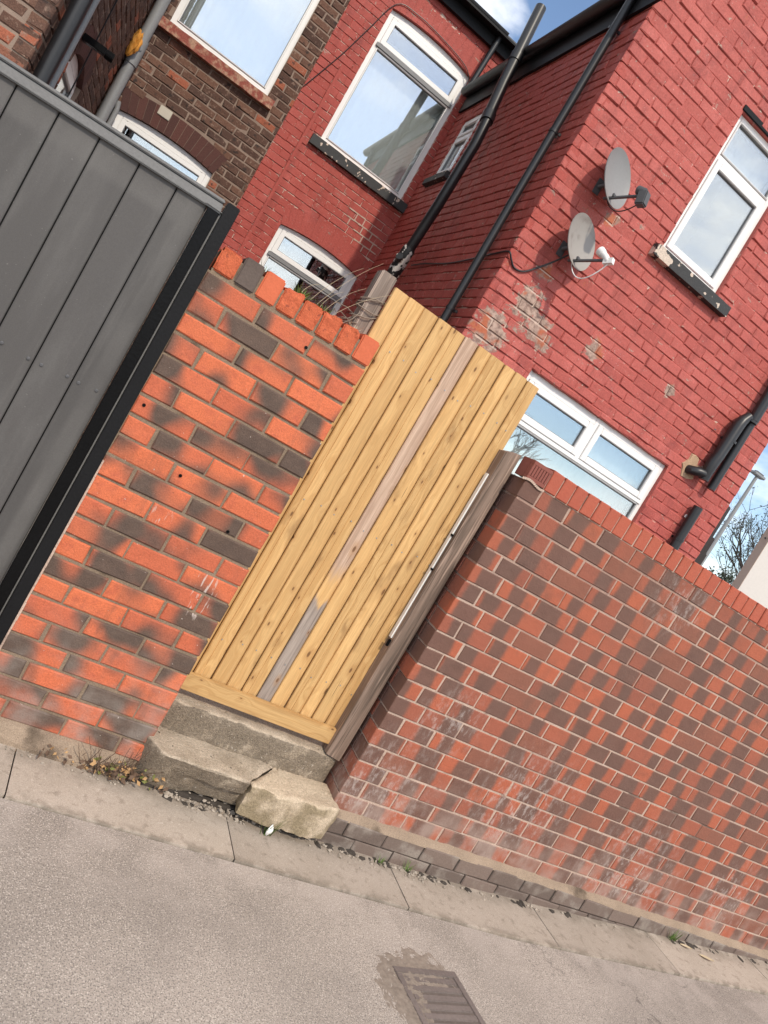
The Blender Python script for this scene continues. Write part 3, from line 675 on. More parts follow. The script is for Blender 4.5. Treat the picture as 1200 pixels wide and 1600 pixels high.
# right-hand gate post fixed to the brick end
gp = empty('gate_post', (-.055, .11, -1.545), 'weathered brown timber post fixed to the end of the brindled wall', 'post')
mb = MB(); n = 14; vs = []
for i in range(n+1):
    z = -1.545+i*(1.545+.095)/n; wv = .004*mnoise.noise(Vector((z*3, 1, 1))); x0, x1, y0, y1 = -.104+wv, -.022+wv*.6, .098, .185
    c = .006
    vs += [(x0, y1, z), (x0, y0+c, z), (x0+c, y0, z), (x1-c, y0, z), (x1, y0+c, z), (x1, y1, z)]
vs = [(v[0]+.062, v[1], v[2]+.7) for v in vs]
for k in range(6):
    if vs[k][0] > .02: vs[k] = (vs[k][0], vs[k][1], vs[k][2]-.012)
for k in range(6): a = vs[6*n+k]; vs[6*n+k] = (a[0], a[1], a[2]-.02+a[0]*.3)
mb.add(vs, [(6*i+k, 6*i+(k+1) % 6, 6*i+6+(k+1) % 6, 6*i+6+k) for i in range(n) for k in range(6)] + [(5, 4, 3, 2, 1, 0), tuple(range(6*n, 6*n+6))])
obj('shaft', mb, 'post', gp, FA(-.062, 0, -.7))
obj('draught_strip', MB().box(-.1115, -.1045, .128, .150, -.93, -.06), 'white', gp, None)
for z, s in ((-.95, .022), (-.38, .007), (-.56, .006)):
    obj('latch' if s > .01 else 'hinge_pin', MB().box(-.118, -.1047, .118, .1279, z-s, z+s*.6), 'black', gp, None, bevel=.002)

# silvered post behind the gate
bp = empty('fence_post', (-.945, .22, GZ), 'silvered square timber post standing behind the top of the gate', 'post')
obj('shaft', MB().box(-.036, .036, -.04, .04, -1.15, 1.15), 'post_pale', bp, FA(-.943, .222, .425-1.15), bevel=.005)
vn = MB()
rnd = random.Random(5)
for k in range(4):
    z0 = .22+rnd.uniform(-.03, .05); pts = []
    for i in range(14):
        a = i/13*2.2*PI+rnd.uniform(-.1, .1)+k*.3; pts.append((-.943+.054*math.cos(a)+rnd.uniform(-.006, .006), .222+.056*math.sin(a), z0+.02*math.sin(a+k)+i*.003))
    vn.tube(pts, .0028, 5)
for k in range(26):
    x, y, z = -.985, .18+rnd.uniform(-.02, .05), .12+rnd.uniform(-.10, .14); pts = [(x+.02, y, z)]
    d = Vector((-rnd.uniform(.4, 1), rnd.uniform(-.3, .3), rnd.uniform(-.75, .15)))
    for i in range(6):
        p_ = Vector(pts[-1]) + d*.028 + Vector((rnd.uniform(-.01, .01), rnd.uniform(-.01, .01), rnd.uniform(-.014, .012))); pts.append(tuple(p_))
    vn.tube(pts, [.0026, .0024, .0022, .002, .0017, .0014, .001], 5)
tag(obj('dead_vine', vn, 'vine'), 'tangle of dry grey twigs wound round the silvered post', 'vine')

# ------------------------------------------------------------------ grey composite fence on the left
fc = empty('composite_fence', (-2.2, .03, GZ), 'dark grey composite board fence with black posts left of the brick wall', 'fence')
fx = [-2.75, -2.61, -2.47, -2.330, -2.196, -2.063, -1.925, -1.790, -1.676]
for a, b in zip(fx, fx[1:]):
    h = (b-a)/2; g = .0022
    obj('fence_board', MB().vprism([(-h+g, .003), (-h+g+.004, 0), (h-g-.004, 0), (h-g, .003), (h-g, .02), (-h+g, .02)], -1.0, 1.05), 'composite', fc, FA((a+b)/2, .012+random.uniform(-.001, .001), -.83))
obj('fence_backing', MB().box(-2.75, -1.68, .034, .05, -1.8, .205), 'black', fc)
RM = Matrix.Translation((-2.0, 0, .2275)) @ Matrix.Rotation(-.024, 4, 'Y')
obj('top_rail', MB().box(-.76, .366, -.006, .060, -.0255, .0085), 'rail', fc, RM, bevel=.004)
obj('top_rail', MB().box(-.76, .366, -.010, .060, .0105, .0235), 'rail', fc, RM, bevel=.004)
obj('gate_stile', MB().box(-1.676, -1.633, -.012, .055, -1.80, .2095), 'black', fc, None, bevel=.004)
obj('stile_cap', MB().box(-1.690, -1.627, -.014, .062, .210, .224), 'rail', fc, None, bevel=.006)
obj('corner_post', MB().box(-1.625, -1.578, -.010, .07, -1.86, .262), 'blackwood', fc, None, bevel=.003)
obj('stile_edge', MB().box(-1.6318, -1.6268, .004, .05, -1.80, .215), 'rail', fc)
for x, z in ((-2.034, -.546), (-1.942, -.551), (-1.898, -.55), (-1.81, -.543), (-1.769, -.545), (-1.706, -.54), (-2.08, -.55), (-2.17, -.548)):
    mb = MB(); mb.tube([(0, 0, 0), (0, -.002, 0), (0, -.0035, 0)], [.0065, .0065, .004], 10); mb.tube([(0, -.0034, 0), (0, -.0036, 0)], .0025, 6)
    obj('screw', mb, 'lnb_grey', fc, FA(x, .0115, z))
mb = MB()
for k in range(14):
    z0 = -1.8+k*.075; mb.box(-1.5772, -1.570+.003*mnoise.noise(Vector((k*.7, 0, 0)))-max(0, z0+1.0)*.006, -.006+.003*mnoise.noise(Vector((k*.9, 4, 0))), .02, z0, z0+.0748)
tag(obj('mortar_strip', mb, 'mortar_r'), 'pale strip of mortar squeezed between black fence post and orange bricks', 'mortar')

# ------------------------------------------------------------------ concrete steps
def block(name, prof, x0, x1, mat, label, seed, amp=.006, fx=None, cuts=26, group='concrete doorsteps'):
    """prof: (y,z) outline from the front foot up and back; stretched from x0 to x1 and roughened"""
    # densify the outline
    pts = []
    for (a, b) in zip(prof, prof[1:]+prof[:1]):
        n = max(1, int(math.hypot(b[0]-a[0], b[1]-a[1])/.018))
        pts += [(a[0]+(b[0]-a[0])*i/n, a[1]+(b[1]-a[1])*i/n) for i in range(n)]
    n = len(pts); mb = MB(); vs = []; K = int((x1-x0)/.02)
    for i in range(K+1):
        x = x0+(x1-x0)*i/K
        for y, z in pts:
            q = Vector((x, y, z))+Vector((seed*7.3, 0, 0))
            d = Vector((mnoise.noise(q*14), mnoise.noise(q*14+Vector((3, 7, 1))), mnoise.noise(q*14+Vector((8, 2, 5)))))*amp + Vector((mnoise.noise(q*45), mnoise.noise(q*45+Vector((3, 7, 1))), mnoise.noise(q*45+Vector((8, 2, 5)))))*amp*.8
            e = min(i, K-i)/1.5
            p_ = Vector((x, y, z))+d
            if e < 1:
                cy = sum(a[0] for a in pts)/n; cz = sum(a[1] for a in pts)/n
                p_ = p_.lerp(Vector((p_.x, cy, cz)), .10*(1-e)**2)
            if fx: p_ = fx(p_, x, y, z)
            vs.append(p_)
    fs = [(i*n+k, (i+1)*n+k, (i+1)*n+(k+1) % n, i*n+(k+1) % n) for i in range(K) for k in range(n)]
    vs += [Vector((x0, sum(a[0] for a in pts)/n, sum(a[1] for a in pts)/n)), Vector((x1, sum(a[0] for a in pts)/n, sum(a[1] for a in pts)/n))]
    b = (K+1)*n
    fs += [(k, (k+1) % n, b) for k in range(n)] + [(K*n+(k+1) % n, K*n+k, b+1) for k in range(n)]
    base = Vector(((x0+x1)/2, -.03, GZ)); vs = [v-base for v in vs]
    mb.add(vs, fs); return tag(obj(name, mb, mat, None, Matrix.Translation(base), True), label, 'step', group)
def rd(p0, r=.012): r *= .6; return [(p0[0], p0[1]-r), (p0[0]+r*.3, p0[1]-r*.3), (p0[0]+r, p0[1])]
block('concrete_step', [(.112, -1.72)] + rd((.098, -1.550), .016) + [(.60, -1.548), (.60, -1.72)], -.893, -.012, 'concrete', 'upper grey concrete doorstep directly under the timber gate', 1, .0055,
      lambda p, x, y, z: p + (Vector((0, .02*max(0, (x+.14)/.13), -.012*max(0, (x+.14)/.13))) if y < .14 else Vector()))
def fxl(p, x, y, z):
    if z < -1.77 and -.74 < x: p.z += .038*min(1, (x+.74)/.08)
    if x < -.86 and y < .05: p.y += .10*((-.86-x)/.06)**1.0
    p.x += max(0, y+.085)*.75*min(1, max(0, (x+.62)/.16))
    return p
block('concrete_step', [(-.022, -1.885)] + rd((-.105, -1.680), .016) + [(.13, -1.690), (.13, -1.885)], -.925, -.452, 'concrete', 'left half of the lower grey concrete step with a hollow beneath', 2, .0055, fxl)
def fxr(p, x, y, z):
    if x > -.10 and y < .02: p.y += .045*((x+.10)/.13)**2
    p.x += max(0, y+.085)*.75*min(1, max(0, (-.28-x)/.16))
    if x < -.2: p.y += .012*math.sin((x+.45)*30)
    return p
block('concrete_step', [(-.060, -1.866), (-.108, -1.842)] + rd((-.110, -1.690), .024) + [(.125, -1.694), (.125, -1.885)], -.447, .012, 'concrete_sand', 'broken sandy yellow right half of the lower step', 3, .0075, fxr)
sd = MB(); sd.box(-.95, .05, -.03, .10, GZ-.03, GZ+.02)
tag(obj('soil', sd, 'soil'), None, None, None, 'stuff')

# rubble and grit along the wall foot
def pebble(mb, p, r, rnd):
    vs = [(1, 0, 0), (-1, 0, 0), (0, 1, 0), (0, -1, 0), (0, 0, 1), (0, 0, -1), (.6, .6, .5), (-.6, -.55, .5), (-.6, .6, -.4), (.6, -.6, -.4)]
    a = rnd.uniform(0, 6.28); ca, sa = math.cos(a), math.sin(a); k = [rnd.uniform(.5, 1.3) for _ in range(3)]
    bm = [Vector((x*k[0], y*k[1], z*k[2]*.75))*rnd.uniform(.8, 1.2)*r for x, y, z in vs]
    vs = [(p[0]+v.x*ca-v.y*sa, p[1]+v.x*sa+v.y*ca, p[2]+v.z) for v in bm]
    mb.add(vs, [(0, 6, 4), (6, 2, 4), (2, 1, 4), (1, 7, 4), (7, 3, 4), (3, 0, 4), (0, 2, 6), (1, 3, 7), (2, 0, 5), (8, 2, 5), (2, 8, 1), (8, 5, 1), (5, 3, 1), (9, 3, 5), (0, 9, 5), (0, 3, 9)])
rnd = random.Random(3); pb = MB()
for _ in range(420):
    x = rnd.choice([rnd.uniform(.02, 3.6), rnd.uniform(-.45, .7), rnd.uniform(-.75, -.35)])
    y = -.06 - abs(rnd.gauss(0, .03)) if x > 0 else (-.03-abs(rnd.gauss(0, .03)))
    r_ = rnd.choice([.003, .004, .005, .006, .008, .011])*(.8 if x > 1 else 1); pebble(pb, (x, y, gz(x)+r_*.4), r_, rnd)
for _ in range(46):
    x = rnd.uniform(-.72, -.38); r_ = rnd.uniform(.004, .011); pebble(pb, (x, rnd.uniform(-.08, .0), GZ+rnd.uniform(.005, .025)), r_, rnd)
for _ in range(60):
    x = rnd.uniform(-1.4, -.9); r_ = rnd.uniform(.002, .006); pebble(pb, (x, rnd.uniform(-.09, -.04), GZ+r_*.5), r_, rnd)
for _ in range(120):
    x = rnd.uniform(-1.4, 2.6); r_ = rnd.uniform(.0015, .0035); pebble(pb, (x, rnd.uniform(-1.1, -.3), gz(x)-.008+r_*.3), r_, rnd)
tag(obj('rubble', pb, 'pebble'), None, None, None, 'stuff')
rnd = random.Random(9); ds = MB()
for (x0, x1, n) in ((-.02, .75, 18), (.75, 1.6, 10), (2.2, 3.4, 12), (-.75, -.35, 8)):
    for _ in range(n):
        x = rnd.uniform(x0, x1); pebble(ds, (x, -.062+rnd.uniform(-.012, .012), gz(x)+.002), rnd.uniform(.012, .03), rnd)
ds2 = MB(); ds2.v = [(v[0], v[1], (v[2]-gz(v[0]))*.35+gz(v[0])) for v in ds.v]; ds2.f = ds.f; ds2.r = ds.r
tag(obj('dirt', ds2, 'soil'), None, None, None, 'stuff')

# ------------------------------------------------------------------ drain grate half buried in silt
dg = empty('drain_grate', (.33, -.80, GZ), 'half buried cast iron drain grate set in the road', 'drain')
mG = Matrix.Translation((.36, -.86, GZ-.012)) @ Matrix.Rotation(R(8), 4, 'Z')
obj('frame', MB().box(-.17, .17, .165, .195, -.004, .0078).box(.14, .17, -.20, .165, -.004, .0078).box(-.17, -.14, -.20, .165, -.004, .0078), 'iron', dg, mG, bevel=.002)
for k in range(8):
    y = .128-.040*k; obj('grate_bar', MB().box(-.139, .139, y, y+.028, -.003, .0066+random.uniform(0, .0018)), 'iron', dg, mG, bevel=.003)
obj('sump', MB().box(-.14, .14, -.20, .165, -.02, .0036), 'sump', dg, mG)
mb = MB(); N, RN = 130, 40; vs = []
for q_ in range(RN+1):
    s_ = q_/RN
    for k in range(N):
        a = 2*PI*k/N; rr = 1+.25*mnoise.noise(Vector((math.cos(a)*1.6, math.sin(a)*1.6, 4)))
        x, y = .25*rr*math.cos(a)*s_, .25*rr*math.sin(a)*s_
        h = .0062*(1-s_**2)+.0030*mnoise.noise(Vector((x*30, y*30, 1)))+.0030*mnoise.noise(Vector((x*150, y*150, 7)))-.0006
        d_ = min(1, max(0, (x+.035)/.05))*min(1, max(0, (.07-y)/.05)); vs.append((x, y, h-.011*d_))
mb.add(vs, [(q_*N+k, q_*N+(k+1) % N, (q_+1)*N+(k+1) % N, (q_+1)*N+k) for q_ in range(RN) for k in range(N)])
tag(obj('silt', mb, 'silt', None, Matrix.Translation((.29, -.80, GZ-.0105)), True), None, None, None, 'stuff')

# ------------------------------------------------------------------ windows
def casement(mb, x0, x1, z0, z1, w_, y0, y1):
    mb.box(x0, x0+w_, y0, y1, z0, z1); mb.box(x1-w_, x1, y0, y1, z0, z1)
    mb.box(x0+w_, x1-w_, y0, y1, z0, z0+w_); mb.box(x0+w_, x1-w_, y0, y1, z1-w_, z1)
def window(root, WF, x0, x1, z0, z1, lights, rise=0.0, fw=.055, back=.045, curtain=None, room=True, vent=None):
    """lights: (xa, xb, za, zb, sash width) openings; the window object is its outer frame"""
    fr = MB()
    holes = [(a, b, c, d) for a, b, c, d, s in lights]
    fr = core(x0, x1, z0, z1, back, back+.06, holes)
    if rise:
        n = 14; prof = [(x1, z1-.0005), (x1, z1)]
        arc = [(x1+(x0-x1)*k/n, z1+rise*(1-(1-2*k/n)**2)) for k in range(n+1)]
        fr.prism([(x0, z1+.0002)] + [(x1, z1+.0002)] + arc[1:-1], back+.002, back+.058)
    W = obj('window', fr, 'upvc', root, WF, bevel=.004)
    for i, (a, b, c, d, s) in enumerate(lights):
        g = .002
        if s:
            mb = MB(); casement(mb, a+g, b-g, c+g, d-g, s, back-.012, back+.045); obj('sash', mb, 'upvc', W, WF, bevel=.005)
        else: s = .004
        gk = MB(); casement(gk, a+s+.0025, b-s-.0025, c+s+.0025, d-s-.0025, .006, back+.006, back+.034); obj('gasket', gk, 'upvc_grey', W, WF)
        pn = MB().box(a+s+.0085, b-s-.0085, back+.018, back+.024, c+s+.0085, d-s-.0085)
        obj('pane', pn, 'glass', W, WF)
    if curtain:
        for (a, b, c, d, mat) in curtain:
            mb = MB(); n = int((b-a)/.018)+2; vs = []
            for i in range(n+1):
                x = a+(b-a)*i/n; y = back+.13+.006*math.sin(i*1.25)+.010*mnoise.noise(Vector((x*13, c, 0)))
                vs += [(x, y, c), (x, y, d), (x, y+.004, c), (x, y+.004, d)]
            mb.add(vs, [(4*i, 4*i+4, 4*i+5, 4*i+1) for i in range(n)] + [(4*i+2, 4*i+3, 4*i+7, 4*i+6) for i in range(n)])
            obj('curtain', mb, mat, W, WF, True)
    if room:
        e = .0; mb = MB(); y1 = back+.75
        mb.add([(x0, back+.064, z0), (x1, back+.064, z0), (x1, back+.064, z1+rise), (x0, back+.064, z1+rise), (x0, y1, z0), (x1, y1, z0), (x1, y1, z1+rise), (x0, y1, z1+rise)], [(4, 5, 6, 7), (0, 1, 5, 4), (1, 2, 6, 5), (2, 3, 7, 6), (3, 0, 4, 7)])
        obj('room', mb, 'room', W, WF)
    return W
def sill(root, WF, x0, x1, z0, z1, mat, out=.06, rough=.004, name='window_sill'):
    mb = MB(); n = 16; vs = []
    for i in range(n+1):
        x = x0+(x1-x0)*i/n; j = lambda k: rough*mnoise.noise(Vector((x*9, k*3.1, z0)))
        vs += [(x, -out+j(1), z0+j(2)), (x, -out+j(3), z1-.012+j(4)), (x, .08, z1), (x, .08, z0)]
    mb.add(vs, [(4*i+k, 4*i+4+k, 4*i+4+(k+1) % 4, 4*i+(k+1) % 4) for i in range(n) for k in range(4)] + [(0, 1, 2, 3), (4*n+3, 4*n+2, 4*n+1, 4*n)])
    return obj(name, mb, mat, root, WF)

# ------------------------------------------------------------------ red painted house
rh = empty('red_house', (1.2, 6.0, GZ), 'terraced house painted red with a gabled rear extension and white windows', 'house')
YA, YG, XB, XR, XP = 6.0, 2.5, .409, 3.635, -1.235
EA, EB = 4.60, 3.72                        # eaves heights of main wall and extension
H_ = .0868
WA = FA(0, YA); WG = FA(0, YG); WBm = FB(XB, YG)
roofG = lambda x: EB+.10+(min(x, 2*2.03-x)-XB)*.80
# main rear wall
bw = (-.81, .325, 2.455, 4.055); lwn = (-.735, .33, .25, 1.43)
sb = (-1.0, .43, 2.32, 2.46)
obj('wall', core(XP, XB+.02, GZ-.05, EA, .0065, .22, [(bw[0], bw[1], bw[2], bw[3]+.055), (lwn[0], lwn[1], lwn[2], lwn[3]+.055)]), 'paint_core_a', rh, WA)
obj('upper_wall', core(XB+.021, 2.0, EB+.05, EA, .0115, .22), 'paint_core_a', rh, WA)
ra = courses(XP, XB+.03, GZ, EA, .235, H_, .007, [(bw[0]-.003, bw[1]+.003, bw[2], bw[3]), (lwn[0]-.003, lwn[1]+.003, lwn[2], lwn[3]), (-.91, .425, 2.325, 2.47)],
             [(bw[0], bw[1], bw[3], .055, .235), (lwn[0], lwn[1], lwn[3], .055, .235)], 0, None, .004)
ra += courses(XB+.03, 1.6, GZ+H_*66, EA, .235, H_, .008, [], [], 0, None, .004)
# extension gable
gu = (1.55, 2.265, 2.36, 3.60); gl = (1.09, 2.78, .10, .965)
HG = [gu, gl]
obj('gable_wall', core(XB+.02, XR, GZ-.05, EB, .0085, .22, HG), 'paint_core', rh, WG)
obj('gable_top', MB().prism([(XB+.02, EB), (XR, EB), (XR, roofG(XR)-.02), (2.03, roofG(2.03)-.02), (XB+.02, roofG(XB)-.02)], .0085, .22), 'paint_core', rh, WG)
rg = courses(XB, XR, GZ+.028, 5.3, .235, H_, .0085, [(gu[0]-.003, gu[1]+.003, gu[2], gu[3]), (gl[0]-.003, gl[1]+.003, gl[2], gl[3]), (1.46, 2.41, 2.245, 2.365)], [], .05, lambda x: roofG(x)-.02, .005)
# extension side wall, u runs from the gable corner (0) to -(YA-YG)
sw = (-3.12, -2.60, 2.72, 3.46)
obj('side_wall', core(-(YA-YG)-.02, -.222, GZ-.05, EB, .0125, .22, [sw]), 'paint_core_a', rh, WBm)
rb = courses(-(YA-YG), -.0, GZ+.028, EB, .235, H_, .010, [(sw[0]-.003, sw[1]+.003, sw[2], sw[3]), (sw[0]-.07, sw[1]+.07, 2.625, 2.72)], (), 0, None, .005)
rb = [q if q[1] < -.006 else (q[0], -.103, q[2], q[3]) for q in rb]; rb = [q for q in rb if q[1]-q[0] > .03]
n = lay(rh, WG, rg, 'paint', .10, .0060, .007, .0042, .012, 225)
n2 = lay(rh, WA, ra, 'paint_a', .10, .0028, .0045, .0020, .005, 45)
lay(rh, WBm, rb, 'paint_a', .095, .0035, .006, .0030, .008, 300-n-n2)
# quoin ends of the gable bricks on the side wall
qe = MB()
for k in range(70):
    z = GZ+.028+k*H_
    if z > EB-.1: break
    brick_mb(.1015 if k % 2 else .099, .095, H_-.010, .003, .006, qe, (-.0515, random.uniform(-.003, .003), z+H_/2), random.random())
o = obj('quoin_brickwork', qe, 'paint_a', rh, WBm); o['kind'] = 'stuff'
arch_ring(rh, WA, bw[0], bw[1], bw[3], .055, .225, 15, 'paint_a', .09, .015)
arch_ring(rh, WA, lwn[0], lwn[1], lwn[3], .055, .225, 15, 'paint_a', .09, .015)
# windows of the red house
window(rh, WA, *bw, [(bw[0]+.055, bw[1]-.055, 3.685, 4.00, .055), (bw[0]+.055, bw[1]-.055, 2.50, 3.635, .012)], .05,
       curtain=[(-.80, .31, 2.47, 3.66, 'net')])
obj('drip_strip', MB().box(bw[0]+.03, bw[1]-.03, .022, .0448, 3.640, 3.682), 'upvc_grey', rh, WA, bevel=.003)
window(rh, WA, *lwn, [(lwn[0]+.05, lwn[1]-.05, 1.115, 1.40, .055), (lwn[0]+.05, lwn[1]-.05, .30, 1.065, .012)], .05, curtain=[(-.68, -.34, .27, 1.39, 'blind')])
obj('drip_strip', MB().box(lwn[0]+.03, lwn[1]-.03, .022, .0448, 1.070, 1.112), 'upvc_grey', rh, WA, bevel=.003)
window(rh, WG, *gu, [(1.595, 2.22, 2.41, 3.21, .055), (1.595, 2.22, 3.255, 3.555, .012)], 0, curtain=[(1.60, 2.22, 3.22, 3.57, 'blind')])
window(rh, WG, *gl, [(1.135, 1.895, .585, .895, .055), (1.94, 2.735, .585, .915, .055), (1.135, 2.735, .14, .545, .010)], 0, curtain=[(1.95, 2.73, .58, .92, 'blind'), (1.14, 2.73, .14, .56, 'net')])
obj('drip_strip', MB().box(1.12, 2.75, .030, .0448, .548, .580), 'upvc', rh, WG, bevel=.003)
window(rh, WBm, *sw, [(sw[0]+.045, sw[1]-.045, sw[2]+.045, 3.20, .04), (sw[0]+.045, sw[1]-.045, 3.24, sw[3]-.045, .04)], 0, .045, .02)
sill(rh, WA, -.905, .42, 2.335, 2.452, 'sill_black', .055)
sill(rh, WG, 1.465, 2.405, 2.255, 2.357, 'sill_black', .065)
sill(rh, WBm, sw[0]-.06, sw[1]+.06, 2.635, 2.715, 'sill_black', .05)
obj('lintel_strip', MB().box(1.53, 2.30, -.004, .03, 3.6035, 3.650), 'blackwood', rh, WG, bevel=.004)
# roofs, fascias and gutters
obj('roof', MB().add([(XP-4, 5.88, EA+.035), (3.6, 5.88, EA+.035), (3.6, 9.5, EA+1.70), (XP-4, 9.5, EA+1.70), (XP-4, 5.88, EA-.03), (3.6, 5.88, EA-.03), (3.6, 9.5, EA+1.6), (XP-4, 9.5, EA+1.6)], [(0, 1, 2, 3), (7, 6, 5, 4), (0, 4, 5, 1), (1, 5, 6, 2), (2, 6, 7, 3), (3, 7, 4, 0)]), 'slate', rh)
def gutter(P0, P1, r, name='gutter'):
    P0, P1 = Vector(P0), Vector(P1); d = (P1-P0).normalized(); side = Vector((0, 0, 1)).cross(d); mb = MB(); K = 9; vs = []
    for P in (P0, P1):
        for rr in (r, r-.006):
            for k in range(K): a = PI*k/(K-1); vs.append(P+side*math.cos(a)*rr-Vector((0, 0, 1))*math.sin(a)*rr)
    fs = []
    for k in range(K-1): fs += [(k, k+1, 2*K+k+1, 2*K+k), (K+k, 3*K+k, 3*K+k+1, K+k+1), (k, K+k, K+k+1, k+1), (2*K+k, 2*K+k+1, 3*K+k+1, 3*K+k)]
    fs += [(0, 2*K, 3*K, K), (K-1, 2*K-1, 4*K-1, 3*K-1)]
    return obj(name, mb.add(vs, fs), 'blackp', rh, None, True)
gutter((XP, 5.86, EA+.015), (XB+.0, 5.86, EA+.015), .060)
obj('fascia', MB().box(XP, XB+.6, 5.93, 5.985, EA-.16, EA+.0), 'blackwood', rh)
obj('soffit', MB().box(XP, XB+.6, 5.80, 5.9295, EA-.045, EA-.025), 'blackwood', rh)
gutter((XB-.075, 2.36, EB+.145), (XB-.075, 5.93, EB+.145), .062)
obj('fascia', MB().box(XB-.030, XB-.006, 2.38, 5.94, EB-.09, EB+.15), 'blackwood', rh)
pts = [(XB-.10, roofG(XB)+.10-.08), (2.03, roofG(2.03)+.10), (XR+.1, roofG(XR)+.02)]
obj('extension_roof', MB().prism([(XB-.10, EB+.155), (2.03, roofG(2.03)+.02), (XR+.06, EB+.155), (XR+.06, EB+.20), (2.03, roofG(2.03)+.09), (XB-.10, EB+.20)], 2.42-YG, 5.9-YG), 'slate', rh, WG)
# downpipes
def clip(root, p, r, mat, wall_dir, name='pipe_clip'):
    mb = MB(); p = Vector(p); mb.tube([p-Vector((0, 0, .011)), p+Vector((0, 0, .011))], r+.005, 14); wd = Vector(wall_dir); side = Vector((0, 0, 1)).cross(wd)
    for s_ in (-1, 1):
        a = p+wd*(r+.012)+side*s_*(r*.8); q = [a+side*.007*i+wd*.012*j+Vector((0, 0, .010*k)) for k in (-1, 1) for j in (-1, 1) for i in (-1, 1)]
        mb.add(q, [(0, 2, 3, 1), (4, 5, 7, 6), (0, 1, 5, 4), (2, 6, 7, 3), (0, 4, 6, 2), (1, 3, 7, 5)])
    return obj(name, mb, mat, root, None, True)
dp = obj('downpipe', MB().tube([(.345, 2.83, GZ), (.345, 2.83, 2), (.345, 2.79, EB), (.345, 2.78, EB+.09)], .034, 16), 'blackp', rh, None, True)
for z in (.62, 1.05, 2.62, 3.5): clip(dp, (.345, 2.83 if z < 2 else 2.815, z), .034, 'blackp', (1, 0, 0))
sp_ = [(.27, 4.56, 1.30), (.265, 4.45, 1.62), (.255, 4.30, 2.1), (.25, 4.22, 2.75), (.25, 4.28, 3.05)]
up_ = [(.25, 4.30, 3.06), (.25, 4.42, 3.45), (.25, 4.50, 3.85), (.25, 4.60, 4.33)]
spipe = obj('soil_pipe', MB().tube(sp_, .052, 18).tube(up_, .056, 18), 'blackp', rh, None, True)
obj('pipe_collar', MB().tube([(.25, 4.27, 3.00), (.25, 4.31, 3.10)], .066, 18), 'blackp', spipe, None, True)
obj('pipe_collar', MB().tube([(.25, 4.47, 3.70), (.25, 4.485, 3.78)], .064, 18), 'blackp', spipe, None, True)
obj('pipe_socket', MB().tube([(.275, 4.575, 1.26), (.272, 4.55, 1.34), (.27, 4.525, 1.44), (.267, 4.48, 1.56), (.264, 4.45, 1.64), (.262, 4.44, 1.67)], [.058, .066, .070, .068, .066, .056], 18).tube([(.262, 4.49, 1.50), (.20, 4.40, 1.53)], .036, 14), 'peelpipe', spipe, None, True)
obj('lower_pipe', MB().tube([(.285, 4.66, GZ), (.285, 4.66, 1.0)], .052, 16), 'blackp', spipe, None, True)
obj('gutter_outlet_pipe', MB().tube([(.335, 5.90, EB+.19), (.36, 5.90, EA-.02)], .034, 14), 'blackp', rh, None, True)
wp = obj('waste_pipe', MB().tube([(3.262, 2.43, 1.72), (3.255, 2.43, 4.2)], .050, 16), 'blackp', rh, None, True)
obj('pipe_bend', MB().tube([(3.19, 2.42, 1.73), (3.15, 2.42, 1.66), (3.135, 2.42, 1.60), (3.125, 2.42, 1.28), (3.11, 2.42, 1.20), (3.115, 2.42, 1.10), (3.12, 2.42, 1.03)], [.040, .05, .056, .054, .058, .050, .046], 16).tube([(3.12, 2.42, 1.08), (3.03, 2.425, 1.065), (2.985, 2.45, 1.05), (2.975, 2.52, 1.045)], .042, 14), 'blackp', wp, None, True)
obj('lower_waste_pipe', MB().tube([(3.262, 2.43, 1.0), (3.262, 2.43, 1.73)], .040, 16), 'blackp', wp, None, True)
obj('bottom_pipe', MB().tube([(3.262, 2.44, -.6), (3.262, 2.44, .81)], .045, 16), 'blackp', wp, None, True)
for z in (1.45, 1.70): clip(wp, (3.15 if z < 1.6 else 3.24, 2.42, z), .052, 'blackp', (0, 1, 0))
clip(wp, (3.262, 2.44, .47), .046, 'blackp', (0, 1, 0))
hp = MB(); N = 18; vs = [(2.99, 2.4985, 1.055)]
for k in range(N):
    a = 2*PI*k/N; rr = .10*(1+.7*mnoise.noise(Vector((math.cos(a)*1.5, math.sin(a)*1.5, 2)))); vs.append((3.0+rr*math.cos(a), 2.489, 1.06+rr*math.sin(a)*.95))
vs += [(v[0]+(v[0]-3.0)*.12, 2.51, v[2]+(v[2]-1.06)*.12) for v in vs[1:]]
hp.add(vs, [(0, 1+k, 1+(k+1) % N) for k in range(N)] + [(1+k, 1+N+k, 1+N+(k+1) % N, 1+(k+1) % N) for k in range(N)]); obj('plaster_patch', hp, 'plaster', rh)
obj('wall_tag', MB().box(2.955, 3.02, 2.482, 2.497, 1.452, 1.485), 'white', rh, None, bevel=.003).rotation_euler = (0, .25, 0)
obj('wall_tag_mark', MB().box(2.978, 3.0, 2.4805, 2.4818, 1.463, 1.474), 'lnb_grey', rh)
obj('cable_conduit', MB().box(-.998, -.962, 5.975, 5.998, -.2, 3.2).box(-1.0, -.96, 5.970, 5.9995, 2.05, 2.11), 'paint_a', rh, None, bevel=.004)

obj('wall_cable', MB().tube(smooth_([(-1.23, 5.985, 2.78), (-1.05, 5.985, 3.29), (-.93, 5.985, 3.70), (-.80, 5.985, 4.10), (-.55, 5.985, 4.17), (-.20, 5.985, 4.16), (.20, 5.985, 4.10), (.33, 5.985, 3.98)]), .005, 6), 'blackp', rh)

